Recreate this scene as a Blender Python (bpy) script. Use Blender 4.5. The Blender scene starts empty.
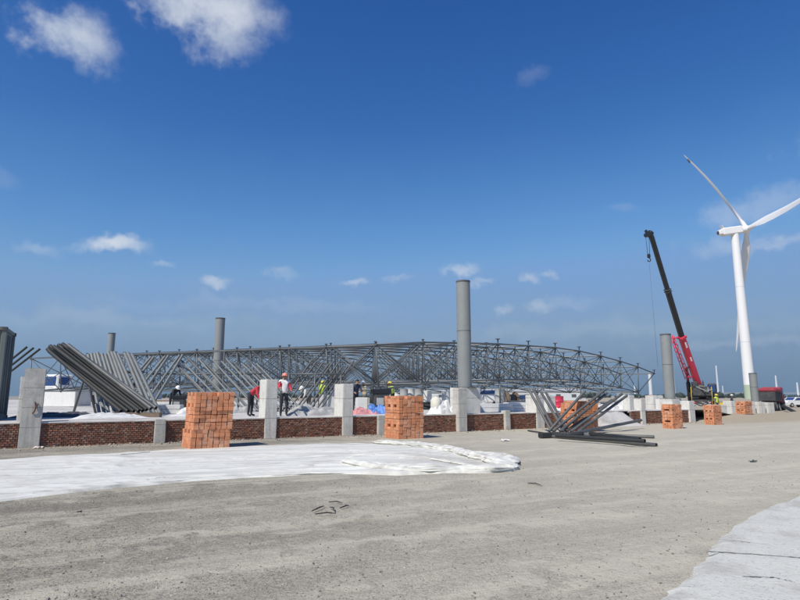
import bpy, bmesh, math, random
from mathutils import Vector, Matrix, Euler, noise
random.seed(7)
R = math.radians
scene = bpy.context.scene
COL = scene.collection
CAMH = 1.6
F, PITCH = 580.0, math.atan(96 / 580)
CP, SP = math.cos(PITCH), math.sin(PITCH)

# ------------------------------------------------------------------ survey helpers
def ray(px, py):
    dy = py - 300.0
    return Vector((px - 400.0, F * CP + dy * SP, F * SP - dy * CP))
def P(px, py, Y):
    r = ray(px, py)
    return Vector((0, 0, CAMH)) + r * (Y / r.y)
def G(px, py, z=0.0):
    r = ray(px, py)
    return Vector((0, 0, CAMH)) + r * ((z - CAMH) / r.z)

WO = Vector((0, 25.8)); WD = Vector((0.8575, 0.5145)); WN = Vector((-0.5145, 0.8575))
WYAW = math.atan2(WD.y, WD.x)
def st(x, y):
    d = Vector((x, y)) - WO
    return d.dot(WD), d.dot(WN)
def sw(s, t, z=0.0):
    p = WO + WD * s + WN * t
    return Vector((p.x, p.y, z))
def wall_s(px):
    u = (px - 400) / 592.0
    x = 25.8 * u / (1 - 0.6 * u)
    return st(x, 25.8 + 0.6 * x)[0]
S_END = 22.0
def sstep(a, b, x):
    x = max(0.0, min(1.0, (x - a) / (b - a)))
    return x * x * (3 - 2 * x)
def ground_z(x, y):
    s, t = st(x, y)
    z = 0.018 * noise.noise(Vector((x * .6, y * .6, 0))) + 0.03 * noise.noise(Vector((x * .13, y * .13, 3)))
    z *= max(0.0, 1 - math.hypot(x, y) / 160)
    for tt, dep in ((-9.5, .03), (-11.4, .03), (-15.0, .025), (-16.9, .025)):
        z -= dep * math.exp(-((t - tt) / .35) ** 2)
    z += 0.5 * sstep(20.5, 26, s) * math.exp(-((t - .6) / 2.0) ** 2) * (0.75 + .5 * noise.noise(Vector((s * .2, t * .3, 9)))) * (1 - sstep(70, 100, s))
    return z
def plat_z(x, y):
    s, t = st(x, y)
    k = 1 - sstep(S_END, S_END + 9, s)
    return 0.75 * k - 0.25 * (1 - k) + 0.03 * noise.noise(Vector((x * .25, y * .25, 5)))
def gz(x, y):
    s, t = st(x, y)
    if t > 0.1 and s < S_END + 9:
        return max(plat_z(x, y), ground_z(x, y))
    return ground_z(x, y)

# ------------------------------------------------------------------ materials
def nt(name):
    m = bpy.data.materials.new(name); m.use_nodes = True
    n = m.node_tree
    return m, n, n.nodes['Principled BSDF']
def N(n, typ, **kw):
    d = n.nodes.new(typ)
    for k, v in kw.items():
        setattr(d, k, v)
    return d
def ramp(n, src, stops):
    r = N(n, 'ShaderNodeValToRGB')
    e = r.color_ramp.elements
    while len(e) < len(stops): e.new(0.5)
    for el, (p, c) in zip(e, stops):
        el.position = p; el.color = (c, c, c, 1) if isinstance(c, (int, float)) else (*c, 1)
    n.links.new(src, r.inputs[0])
    return r.outputs[0]
def mix(n, fac, a, b, mode='MIX'):
    m = N(n, 'ShaderNodeMix', data_type='RGBA', blend_type=mode)
    for sock, v in ((m.inputs[0], fac), (m.inputs[6], a), (m.inputs[7], b)):
        if isinstance(v, bpy.types.NodeSocket): n.links.new(v, sock)
        elif isinstance(v, (int, float)): sock.default_value = v
        else: sock.default_value = (*v, 1)
    return m.outputs[2]
def math_n(n, op, a, b=0.0, c=None):
    m = N(n, 'ShaderNodeMath', operation=op)
    for i, v in enumerate((a, b, c)):
        if v is None: continue
        if isinstance(v, bpy.types.NodeSocket): n.links.new(v, m.inputs[i])
        else: m.inputs[i].default_value = v
    return m.outputs[0]
def noise_tex(n, vec, scale, detail=5, rough=.6):
    t = N(n, 'ShaderNodeTexNoise'); t.inputs['Scale'].default_value = scale
    t.inputs['Detail'].default_value = detail; t.inputs['Roughness'].default_value = rough
    n.links.new(vec, t.inputs['Vector'])
    return t.outputs[0]
def pm(name, col, rough=.8, var=.25, scale=2.0, fine=18.0, bump=.25, metal=0.0, dirt=None, dirt_amt=.4, island=0.0, dust=None):
    m, n, b = nt(name)
    tc = N(n, 'ShaderNodeTexCoord').outputs['Object']
    n1 = noise_tex(n, tc, scale); n2 = noise_tex(n, tc, fine, 4, .7)
    dark = tuple(c * (1 - var) for c in col); lite = tuple(min(1, c * (1 + var)) for c in col)
    c = mix(n, ramp(n, n1, [(.3, 0.0), (.7, 1.0)]), dark, lite)
    c = mix(n, math_n(n, 'MULTIPLY', ramp(n, n2, [(.35, 1.0), (.55, 0.0)]), .45), c, dark)
    if dirt:
        n3 = noise_tex(n, tc, scale * .7 + .35, 7, .7)
        c = mix(n, math_n(n, 'MULTIPLY', ramp(n, n3, [(.5, 0.0), (.62, 1.0)]), dirt_amt), c, dirt)
    if island:
        g = N(n, 'ShaderNodeNewGeometry')
        rr = ramp(n, g.outputs['Random Per Island'], [(0, 1 - island), (1, 1 + island * .6)])
        c = mix(n, 1.0, c, rr, 'MULTIPLY')
    if dust:
        g = N(n, 'ShaderNodeNewGeometry'); sx = N(n, 'ShaderNodeSeparateXYZ'); n.links.new(g.outputs['Normal'], sx.inputs[0])
        f = math_n(n, 'MULTIPLY', ramp(n, sx.outputs[2], [(.3, 0.0), (.9, 1.0)]), ramp(n, n1, [(.3, .25), (.6, .9)]))
        c = mix(n, f, c, dust)
    n.links.new(c, b.inputs['Base Color'])
    b.inputs['Metallic'].default_value = metal
    n.links.new(ramp(n, n2, [(.2, max(0, rough - .12)), (.8, min(1, rough + .1))]), b.inputs['Roughness'])
    if bump:
        bp = N(n, 'ShaderNodeBump'); bp.inputs['Strength'].default_value = bump; bp.inputs['Distance'].default_value = .02
        n.links.new(n2, bp.inputs['Height']); n.links.new(bp.outputs[0], b.inputs['Normal'])
    return m

M = {}
M['concrete'] = pm('post_concrete', (.55, .53, .48), .9, .14, 1.6, 14, .35, dirt=(.27, .255, .23), dirt_amt=.45)
M['white_concrete'] = pm('pale_concrete', (.69, .675, .62), .9, .1, 1.5, 12, .3, dirt=(.36, .34, .31), dirt_amt=.4)
M['brick_red'] = pm('wall_brick', (.3, .125, .075), .95, .25, 9, 50, .5, dirt=(.36, .265, .2), dirt_amt=.75, island=.4, dust=(.35, .32, .28))
M['mortar'] = pm('wall_mortar', (.17, .112, .082), .95, .2, 6, 40, .4)
M['coping'] = pm('coping_mortar', (.62, .6, .56), .9, .15, 2, 20, .3, dirt=(.35, .33, .3))
M['brick_orange'] = pm('stack_brick', (.65, .268, .13), .9, .16, 3, 40, .3, island=.16, dirt=(.66, .46, .33), dirt_amt=.5)
M['col_steel'] = pm('column_steel', (.25, .265, .26), .55, .08, 1.0, 9, .1, dirt=(.17, .17, .16), dirt_amt=.12)
M['frame_steel'] = pm('frame_steel', (.105, .118, .122), .45, .2, .8, 12, .1)
M['frame_node'] = pm('frame_node', (.07, .08, .09), .5, .2, 4, 30, .1)
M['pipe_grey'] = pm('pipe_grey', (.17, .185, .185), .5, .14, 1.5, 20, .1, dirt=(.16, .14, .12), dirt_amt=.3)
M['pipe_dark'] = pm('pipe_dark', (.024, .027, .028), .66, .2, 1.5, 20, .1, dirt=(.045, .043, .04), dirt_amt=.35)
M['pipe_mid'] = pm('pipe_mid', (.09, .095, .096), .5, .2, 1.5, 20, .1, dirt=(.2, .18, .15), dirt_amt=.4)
M['rust'] = pm('rusty_iron', (.14, .05, .028), .9, .3, 8, 50, .3)
M['tarp'] = pm('white_geotextile', (.69, .685, .625), .85, .05, .7, 25, .12, dirt=(.46, .445, .4), dirt_amt=.5)
M['sheet'] = pm('white_sheet', (.68, .68, .665), .8, .06, 1.5, 25, .2, dirt=(.5, .48, .44), dirt_amt=.35)
M['sheet_grey'] = pm('grey_sheet', (.42, .42, .40), .9, .15, 1.5, 25, .2, dirt=(.28, .26, .24))
M['sheet_dark'] = pm('dark_sheet', (.06, .065, .08), .7, .2, 1.5, 25, .2)
M['sheet_blue'] = pm('blue_sheet', (.12, .27, .62), .6, .12, 1.5, 25, .2)
M['sheet_pink'] = pm('pink_sheet', (.6, .27, .27), .7, .12, 1.5, 25, .2)
M['white_paint'] = pm('white_paint', (.78, .78, .76), .4, .03, .3, 6, .0)
M['tower_paint'] = pm('tower_paint', (.8, .8, .79), .45, .025, .05, .5, .0)
M['tower_green'] = pm('tower_green', (.42, .5, .36), .5, .03, .05, .5, .0)
M['pale_far'] = pm('distant_white', (.62, .66, .68), .7, .03, .05, .5, .0)
M['bridge'] = pm('bridge_concrete', (.4, .42, .43), .8, .05, .05, .5, .0)
M['brown'] = pm('brown_foundation', (.3, .19, .13), .9, .15, .5, 3, .1)
M['red_paint'] = pm('red_paint', (.66, .04, .085), .38, .1, .8, 9, .05, dirt=(.3, .05, .05), dirt_amt=.3)
M['black_paint'] = pm('black_paint', (.018, .019, .022), .42, .2, 1, 9, .05)
M['dark_metal'] = pm('dark_metal', (.05, .052, .055), .55, .25, 3, 30, .1, dirt=(.16, .14, .11), dirt_amt=.45)
M['yellow_paint'] = pm('yellow_paint', (.62, .45, .05), .5, .15, 2, 20, .05)
M['tyre'] = pm('tyre_rubber', (.03, .03, .03), .9, .2, 4, 40, .2, dirt=(.14, .13, .11), dirt_amt=.5)
M['container'] = pm('container_paint', (.15, .175, .165), .6, .12, .6, 12, .1, dirt=(.16, .11, .08), dirt_amt=.3)
M['skin'] = pm('skin', (.42, .25, .17), .6, .06, 8, 60, .05)
M['cloth_white'] = pm('cloth_white', (.75, .74, .72), .9, .08, 5, 60, .2)
M['cloth_red'] = pm('cloth_red', (.55, .04, .06), .9, .12, 5, 60, .2)
M['cloth_dark'] = pm('cloth_dark', (.025, .027, .035), .9, .2, 5, 60, .2)
M['cloth_navy'] = pm('cloth_navy', (.045, .055, .09), .9, .2, 5, 60, .2)
M['cloth_grey'] = pm('cloth_grey', (.16, .16, .15), .9, .2, 5, 60, .2)
M['cloth_lime'] = pm('cloth_lime', (.55, .68, .09), .8, .08, 5, 60, .2)
M['cloth_sand'] = pm('cloth_sand', (.55, .45, .3), .9, .1, 5, 60, .2)
M['helmet_orange'] = pm('helmet_orange', (.75, .28, .2), .4, .05, 5, 60, 0)
M['helmet_white'] = pm('helmet_white', (.8, .8, .78), .4, .05, 5, 60, 0)
M['helmet_yellow'] = pm('helmet_yellow', (.7, .6, .08), .4, .05, 5, 60, 0)
M['hair'] = pm('black_hair', (.012, .01, .009), .6, .2, 20, 90, .2)
M['drum_white'] = pm('drum_white', (.7, .7, .66), .5, .08, 3, 20, .05, dirt=(.4, .37, .33))
M['drum_grey'] = pm('drum_grey', (.4, .41, .4), .45, .15, 3, 20, .05)
M['cream_bag'] = pm('cream_bag', (.66, .63, .54), .9, .08, 4, 40, .3)
M['timber'] = pm('grey_timber', (.2, .15, .11), .9, .2, 5, 50, .3)
M['stick'] = pm('dark_stick', (.03, .027, .025), .9, .2, 10, 60, .2)
M['paper'] = pm('paper_scrap', (.7, .6, .56), .9, .1, 9, 60, .1)
def formwork(m, step):
    n = m.node_tree; b = n.nodes['Principled BSDF']; src = b.inputs['Base Color'].links[0].from_socket
    tc = N(n, 'ShaderNodeTexCoord').outputs['Object']; sx = N(n, 'ShaderNodeSeparateXYZ'); n.links.new(tc, sx.inputs[0])
    w = noise_tex(n, tc, 2.5, 3)
    fr = math_n(n, 'FRACT', math_n(n, 'ADD', math_n(n, 'DIVIDE', sx.outputs[2], step), math_n(n, 'MULTIPLY', w, .04)))
    ln = math_n(n, 'MULTIPLY', ramp(n, fr, [(0.0, 1.0), (.025, 1.0), (.05, 0.0)]), .6)
    pore = noise_tex(n, tc, 28, 3, .6)
    c = mix(n, ln, src, (.2, .19, .17)); c = mix(n, math_n(n, 'MULTIPLY', ramp(n, pore, [(.3, 1.0), (.38, 0.0)]), .7), c, (.22, .21, .19))
    st3 = N(n, 'ShaderNodeMapping'); st3.inputs['Scale'].default_value = (5, 5, .35); n.links.new(tc, st3.inputs['Vector'])
    c = mix(n, math_n(n, 'MULTIPLY', ramp(n, noise_tex(n, st3.outputs[0], 1.4, 5, .65), [(.52, 0.0), (.68, 1.0)]), .45), c, (.3, .28, .245))
    n.links.new(c, b.inputs['Base Color'])
formwork(M['concrete'], .62); formwork(M['white_concrete'], .75)
def streak_tarp(m):
    n = m.node_tree; b = n.nodes['Principled BSDF']; src = b.inputs['Base Color'].links[0].from_socket
    geo = N(n, 'ShaderNodeNewGeometry').outputs['Position']
    mp = N(n, 'ShaderNodeMapping'); mp.inputs['Rotation'].default_value = (0, 0, -.235); n.links.new(geo, mp.inputs['Vector'])
    m2 = N(n, 'ShaderNodeMapping'); m2.inputs['Scale'].default_value = (.13, 2.6, 1); n.links.new(mp.outputs[0], m2.inputs['Vector'])
    t = noise_tex(n, m2.outputs[0], 1.6, 6, .65); t2 = noise_tex(n, geo, 3.2, 5, .7)
    c = mix(n, math_n(n, 'MULTIPLY', ramp(n, t, [(.47, 0.0), (.64, 1.0)]), .7), src, (.4, .385, .345))
    c = mix(n, math_n(n, 'MULTIPLY', ramp(n, t2, [(.62, 0.0), (.7, 1.0)]), .55), c, (.22, .21, .19))
    at_ = N(n, 'ShaderNodeAttribute', attribute_name='dust')
    c = mix(n, math_n(n, 'MULTIPLY', at_.outputs['Fac'], .8), c, (.44, .42, .37))
    n.links.new(c, b.inputs['Base Color'])
streak_tarp(M['tarp'])
def glass_mat():
    m, n, b = nt('blue_glass')
    b.inputs['Base Color'].default_value = (.03, .07, .2, 1); b.inputs['Roughness'].default_value = .08
    return m
M['glass'] = glass_mat()

def ground_mat():
    m, n, b = nt('dusty_gravel')
    geo = N(n, 'ShaderNodeNewGeometry').outputs['Position']
    mp = N(n, 'ShaderNodeMapping', vector_type='POINT'); mp.inputs['Rotation'].default_value = (0, 0, -WYAW + .06)
    n.links.new(geo, mp.inputs['Vector'])
    st_ = N(n, 'ShaderNodeMapping'); st_.inputs['Scale'].default_value = (.045, .8, 1)
    n.links.new(mp.outputs[0], st_.inputs['Vector'])
    streak = noise_tex(n, st_.outputs[0], 1.0, 6, .62)
    st2 = N(n, 'ShaderNodeMapping'); st2.inputs['Scale'].default_value = (.16, 3.2, 1); n.links.new(mp.outputs[0], st2.inputs['Vector'])
    streak2 = noise_tex(n, st2.outputs[0], 1.0, 5, .6)
    big = noise_tex(n, geo, .16, 5, .6); med = noise_tex(n, geo, 1.3, 6, .65)
    fine = noise_tex(n, geo, 16, 5, .75); speck = noise_tex(n, geo, 48, 3, .7)
    base = mix(n, ramp(n, streak, [(.33, 0.0), (.66, 1.0)]), (.29, .27, .235), (.49, .462, .405))
    base = mix(n, math_n(n, 'MULTIPLY', ramp(n, streak2, [(.38, 1.0), (.56, 0.0)]), .5), base, (.275, .255, .222))
    base = mix(n, math_n(n, 'MULTIPLY', ramp(n, big, [(.42, 0.0), (.62, 1.0)]), .5), base, (.5, .465, .4))
    base = mix(n, math_n(n, 'MULTIPLY', ramp(n, med, [(.42, 1.0), (.56, 0.0)]), .42), base, (.265, .243, .212))
    # coarse gravel shows through where the dust is thin
    cov = math_n(n, 'MULTIPLY', ramp(n, math_n(n, 'ADD', math_n(n, 'MULTIPLY', streak, .55), math_n(n, 'MULTIPLY', med, .45)), [(.42, 1.0), (.6, .18)]), 1.0)
    f1 = math_n(n, 'MULTIPLY', ramp(n, fine, [(.4, 1.0), (.52, 0.0)]), cov)
    base = mix(n, math_n(n, 'MULTIPLY', f1, .9), base, (.15, .14, .13))
    f2 = math_n(n, 'MULTIPLY', ramp(n, speck, [(.36, 1.0), (.44, 0.0)]), cov)
    base = mix(n, math_n(n, 'MULTIPLY', f2, .9), base, (.1, .094, .088))
    for sc_, thr, rnd, dk, am in ((38.0, .32, .46, (.085, .08, .072), .95), (85.0, .36, .36, (.12, .112, .1), .9), (20.0, .22, .72, (.13, .12, .11), .85), (60.0, .3, .6, (.62, .6, .56), .6)):
        vo = N(n, 'ShaderNodeTexVoronoi'); vo.inputs['Scale'].default_value = sc_; n.links.new(geo, vo.inputs['Vector'])
        spc = N(n, 'ShaderNodeSeparateColor'); n.links.new(vo.outputs['Color'], spc.inputs[0])
        pick = math_n(n, 'GREATER_THAN', math_n(n, 'ADD', spc.outputs[0], math_n(n, 'MULTIPLY', math_n(n, 'SUBTRACT', cov, .6), .55)), rnd)
        size = math_n(n, 'MULTIPLY', math_n(n, 'ADD', spc.outputs[1], .35), thr)
        dot_ = math_n(n, 'LESS_THAN', vo.outputs['Distance'], size)
        base = mix(n, math_n(n, 'MULTIPLY', math_n(n, 'MULTIPLY', pick, dot_), am), base, dk)
    f3 = ramp(n, speck, [(.6, 0.0), (.7, 1.0)])
    base = mix(n, math_n(n, 'MULTIPLY', f3, .5), base, (.5, .48, .45))
    # the earth bank beyond the road is browner
    sx = N(n, 'ShaderNodeSeparateXYZ'); n.links.new(geo, sx.inputs[0])
    d = math_n(n, 'ADD', math_n(n, 'MULTIPLY', sx.outputs[0], WN.x), math_n(n, 'MULTIPLY', math_n(n, 'SUBTRACT', sx.outputs[1], 25.8), WN.y))
    d = math_n(n, 'ADD', d, math_n(n, 'MULTIPLY', math_n(n, 'SUBTRACT', med, .5), 3.0))
    tw = math_n(n, 'ADD', d, math_n(n, 'MULTIPLY', math_n(n, 'SUBTRACT', big, .5), 1.0))
    trk = None
    for tt, ww in ((-3.2, .22), (-5.0, .22), (-8.9, .3), (-10.8, .3), (-12.9, .25), (-14.8, .25), (-16.2, .35), (-18.1, .3), (-20.5, .3)):
        g1 = math_n(n, 'DIVIDE', math_n(n, 'ABSOLUTE', math_n(n, 'SUBTRACT', tw, tt)), ww)
        g1 = ramp(n, g1, [(.55, 1.0), (1.0, 0.0)])
        trk = g1 if trk is None else math_n(n, 'MAXIMUM', trk, g1)
    trk = math_n(n, 'MULTIPLY', trk, ramp(n, streak2, [(.36, .15), (.6, 1.0)]))
    base = mix(n, math_n(n, 'MULTIPLY', trk, .5), base, (.56, .53, .465))
    edge_ = None
    for tt in (-8.3, -11.4, -15.6, -17.2):
        g1 = ramp(n, math_n(n, 'DIVIDE', math_n(n, 'ABSOLUTE', math_n(n, 'SUBTRACT', tw, tt)), .16), [(.3, 1.0), (1.0, 0.0)])
        edge_ = g1 if edge_ is None else math_n(n, 'MAXIMUM', edge_, g1)
    base = mix(n, math_n(n, 'MULTIPLY', math_n(n, 'MULTIPLY', edge_, ramp(n, med, [(.4, 0.0), (.6, 1.0)])), .55), base, (.19, .178, .155))
    stain = noise_tex(n, geo, .45, 6, .7)
    base = mix(n, math_n(n, 'MULTIPLY', ramp(n, stain, [(.56, 0.0), (.7, 1.0)]), .28), base, (.2, .188, .165))
    base = mix(n, math_n(n, 'MULTIPLY', ramp(n, math_n(n, 'DIVIDE', math_n(n, 'ADD', sx.outputs[0], 4), 9), [(0.0, 0.0), (1.0, 1.0)]), .55), base, (.63, .6, .53))
    sdist = math_n(n, 'ADD', math_n(n, 'MULTIPLY', sx.outputs[0], WD.x), math_n(n, 'MULTIPLY', math_n(n, 'SUBTRACT', sx.outputs[1], 25.8), WD.y))
    bank = math_n(n, 'MULTIPLY', ramp(n, math_n(n, 'DIVIDE', math_n(n, 'ADD', d, 12), 24), [(.33, 0.0), (.42, 1.0)]), ramp(n, math_n(n, 'DIVIDE', sdist, 40), [(.42, 0.0), (.6, 1.0)]))
    base = mix(n, math_n(n, 'MULTIPLY', bank, .75), base, (.36, .3, .23))
    base = mix(n, 1.0, base, (1.0, .98, .885), 'MULTIPLY')
    n.links.new(base, b.inputs['Base Color']); b.inputs['Roughness'].default_value = .95
    b.inputs['Specular IOR Level'].default_value = .2
    h = math_n(n, 'ADD', math_n(n, 'MULTIPLY', fine, 1.0), math_n(n, 'MULTIPLY', speck, .5))
    bp = N(n, 'ShaderNodeBump'); bp.inputs['Strength'].default_value = .75; bp.inputs['Distance'].default_value = .03
    n.links.new(h, bp.inputs['Height'])
    bp2 = N(n, 'ShaderNodeBump'); bp2.inputs['Strength'].default_value = .6; bp2.inputs['Distance'].default_value = .08
    n.links.new(math_n(n, 'ADD', streak2, med), bp2.inputs['Height']); n.links.new(bp.outputs[0], bp2.inputs['Normal'])
    n.links.new(bp2.outputs[0], b.inputs['Normal'])
    return m
M['ground'] = ground_mat()
M['platform'] = pm('platform_screed', (.56, .54, .5), .95, .18, .35, 9, .4, dirt=(.3, .275, .24), dirt_amt=.75)
M['pavement'] = pm('rough_white_concrete', (.59, .585, .525), .92, .1, 1.1, 14, .7, dirt=(.4, .385, .345), dirt_amt=.7)
M['pebble'] = pm('pebbles', (.31, .29, .26), .9, .3, 9, 60, .2, island=.6)
def speckled(m, scale, dk, thr):
    n = m.node_tree; b = n.nodes['Principled BSDF']; src = b.inputs['Base Color'].links[0].from_socket; geo = N(n, 'ShaderNodeNewGeometry').outputs['Position']
    a = noise_tex(n, geo, scale, 5, .75); d = noise_tex(n, geo, 1.1, 6, .7)
    c = mix(n, math_n(n, 'MULTIPLY', ramp(n, a, [(thr - .08, 1.0), (thr, 0.0)]), .75), src, dk)
    c = mix(n, math_n(n, 'MULTIPLY', ramp(n, d, [(.5, 0.0), (.66, 1.0)]), .55), c, (.4, .385, .345))
    n.links.new(c, b.inputs['Base Color'])
speckled(M['pavement'], 30, (.26, .25, .23), .44)
M['joint'] = pm('joint_filler', (.2, .195, .185), .95, .3, 5, 30, .3)

# ------------------------------------------------------------------ mesh builder
_t = bmesh.new(); bmesh.ops.create_icosphere(_t, subdivisions=1, radius=1.0); _t.verts.ensure_lookup_table()
ICO_V = [v.co.copy() for v in _t.verts]; ICO_F = [[v.index for v in f.verts] for f in _t.faces]; _t.free()
class MB:
    def __init__(s): s.bm = bmesh.new()
    def _mi(s, faces, mi):
        if mi:
            for f in faces: f.material_index = mi
    def box(s, c, size, rot=None, mi=0, bevel=0.0, taper=1.0):
        sx, sy, sz = (v / 2 for v in size); m = rot if rot is not None else Matrix.Identity(3); c = Vector(c); b = min(bevel, sx * .8, sy * .8, sz * .8)
        def pt(x, y, z):
            k = taper if z > 0 else 1.0
            return s.bm.verts.new(m @ Vector((x * k, y * k, z)) + c)
        fs = []
        if b <= 0:
            v = [pt(x * sx, y * sy, z * sz) for z in (-1, 1) for y in (-1, 1) for x in (-1, 1)]
            fs = [s.bm.faces.new([v[i] for i in q]) for q in ((0, 2, 3, 1), (4, 5, 7, 6), (0, 1, 5, 4), (2, 6, 7, 3), (0, 4, 6, 2), (1, 3, 7, 5))]
        else:                                        # chamfered: three vertices at each corner
            V = {}
            for X in (-1, 1):
                for Y in (-1, 1):
                    for Z in (-1, 1):
                        V[X, Y, Z] = (pt(X * sx, Y * (sy - b), Z * (sz - b)), pt(X * (sx - b), Y * sy, Z * (sz - b)), pt(X * (sx - b), Y * (sy - b), Z * sz))
            q = ((-1, -1), (1, -1), (1, 1), (-1, 1))
            for S in (-1, 1):
                fs.append(s.bm.faces.new([V[S, a, d][0] for a, d in q])); fs.append(s.bm.faces.new([V[a, S, d][1] for a, d in q])); fs.append(s.bm.faces.new([V[a, d, S][2] for a, d in q]))
                for T in (-1, 1):
                    fs.append(s.bm.faces.new((V[-1, S, T][1], V[1, S, T][1], V[1, S, T][2], V[-1, S, T][2])))
                    fs.append(s.bm.faces.new((V[S, -1, T][0], V[S, 1, T][0], V[S, 1, T][2], V[S, -1, T][2])))
                    fs.append(s.bm.faces.new((V[S, T, -1][0], V[S, T, 1][0], V[S, T, 1][1], V[S, T, -1][1])))
            for k in V: fs.append(s.bm.faces.new(V[k]))
        s._mi(fs, mi)
    def ring(s, c, ax, r, n, ref=None):
        ax = ax.normalized()
        a = ax.orthogonal().normalized() if ref is None else (ref - ax * ref.dot(ax)).normalized()
        b = ax.cross(a)
        return [s.bm.verts.new(c + (a * math.cos(2 * math.pi * i / n) + b * math.sin(2 * math.pi * i / n)) * r) for i in range(n)]
    def bridge(s, A, B, mi=0):
        n = len(A)
        for i in range(n):
            f = s.bm.faces.new((A[i], A[(i + 1) % n], B[(i + 1) % n], B[i])); f.smooth = True; f.material_index = mi
    def tube(s, p0, p1, r0, r1=None, n=8, cap=True, mi=0):
        p0, p1 = Vector(p0), Vector(p1); r1 = r0 if r1 is None else r1
        ax = p1 - p0
        A = s.ring(p0, ax, r0, n); B = s.ring(p1, ax, r1, n)
        s.bridge(A, B, mi)
        if cap:
            for f in (s.bm.faces.new(A[::-1]), s.bm.faces.new(B)): f.material_index = mi
    def path(s, pts, rad, n=8, mi=0):
        pts = [Vector(p) for p in pts]; prev = None; first = None
        ref = (pts[1] - pts[0]).orthogonal()
        for i, p in enumerate(pts):
            ax = (pts[min(i + 1, len(pts) - 1)] - pts[max(i - 1, 0)])
            r = rad[i] if isinstance(rad, (list, tuple)) else rad
            q = s.ring(p, ax, r, n, ref)
            if prev: s.bridge(prev, q, mi)
            else: first = q
            prev = q
        s.bm.faces.new(first[::-1]).material_index = mi; s.bm.faces.new(prev).material_index = mi
    def pipe(s, p0, p1, r, n=12, wall=.25):
        p0, p1 = Vector(p0), Vector(p1); ax = p1 - p0
        A = s.ring(p0, ax, r, n); B = s.ring(p1, ax, r, n); ri = r * (1 - wall)
        d = ax.normalized() * min(r * 4, ax.length * .2)
        A2 = s.ring(p0, ax, ri, n); B2 = s.ring(p1, ax, ri, n); A3 = s.ring(p0 + d, ax, ri, n); B3 = s.ring(p1 - d, ax, ri, n)
        s.bridge(A, B); s.bridge(B, B2); s.bridge(A2, A); s.bridge(B2, B3); s.bridge(A3, A2)
        s.bm.faces.new(A3); s.bm.faces.new(B3[::-1])
    def ball(s, c, r, u=10, v=6, scale=(1, 1, 1), rot=None, mi=0):
        q = bmesh.ops.create_uvsphere(s.bm, u_segments=u, v_segments=v, radius=r)
        m = rot if rot is not None else Matrix.Identity(3)
        for w in q['verts']:
            w.co = m @ Vector((w.co.x * scale[0], w.co.y * scale[1], w.co.z * scale[2])) + Vector(c)
        for f in {f for w in q['verts'] for f in w.link_faces}:
            f.smooth = True; f.material_index = mi
    def ico(s, fn):
        v = [s.bm.verts.new(fn(c)) for c in ICO_V]
        for f in ICO_F: s.bm.faces.new([v[i] for i in f])
    def lathe(s, c, prof, n=24, mi=0):
        c = Vector(c); prev = None
        for k, (r, z) in enumerate(prof):
            q = s.ring(c + Vector((0, 0, z)), Vector((0, 0, 1)), max(r, .0005), n)
            if prev: s.bridge(prev, q, mi)
            else: s.bm.faces.new(q[::-1]).material_index = mi
            prev = q
        s.bm.faces.new(prev).material_index = mi
    def prism(s, pts, d, mi=0):
        """pts: 3D outline, extruded by vector d"""
        A = [s.bm.verts.new(Vector(p)) for p in pts]; B = [s.bm.verts.new(Vector(p) + Vector(d)) for p in pts]
        n = len(A); fs = [s.bm.faces.new(A[::-1]), s.bm.faces.new(B)]
        for i in range(n): fs.append(s.bm.faces.new((A[i], A[(i + 1) % n], B[(i + 1) % n], B[i])))
        s._mi(fs, mi)
    def jitter(s, amp, freq=3.0, seed=0):
        for v in s.bm.verts:
            v.co += Vector([noise.noise(v.co * freq + Vector((seed, k * 17.3, 0))) for k in range(3)]) * amp
    def build(s, name, mat, parent=None, origin=None):
        bmesh.ops.recalc_face_normals(s.bm, faces=s.bm.faces)
        for e in s.bm.edges:
            if len(e.link_faces) == 2 and e.calc_face_angle(0) > .75: e.smooth = False
        me = bpy.data.meshes.new(name)
        o3 = Vector(parent['_w']) if parent is not None and origin is None else (Vector(origin) if origin is not None else Vector())
        bmesh.ops.translate(s.bm, verts=s.bm.verts, vec=-o3)
        s.bm.to_mesh(me); s.bm.free()
        for mm in (mat if isinstance(mat, (list, tuple)) else [mat]): me.materials.append(mm)
        o = bpy.data.objects.new(name, me); COL.objects.link(o)
        o['_w'] = tuple(o3)
        if parent is not None:
            o.parent = parent
            if origin is not None: o.location = o3 - Vector(parent['_w'])
        else: o.location = o3
        return o
def tag(o, label, cat, group=None):
    o['label'] = label; o['category'] = cat; o['kind'] = 'thing'
    if group: o['group'] = group
    return o
def kind(o, k): o['kind'] = k; return o
def thing(name, label, cat, loc, group=None):
    """an Empty at the base; parts are built in the same world coordinates"""
    o = bpy.data.objects.new(name, None); COL.objects.link(o); o.location = Vector(loc); o['_w'] = tuple(loc)
    o.empty_display_size = .3
    return tag(o, label, cat, group)
def Rz(a): return Matrix.Rotation(a, 3, 'Z')
WR = Rz(WYAW)

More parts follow.
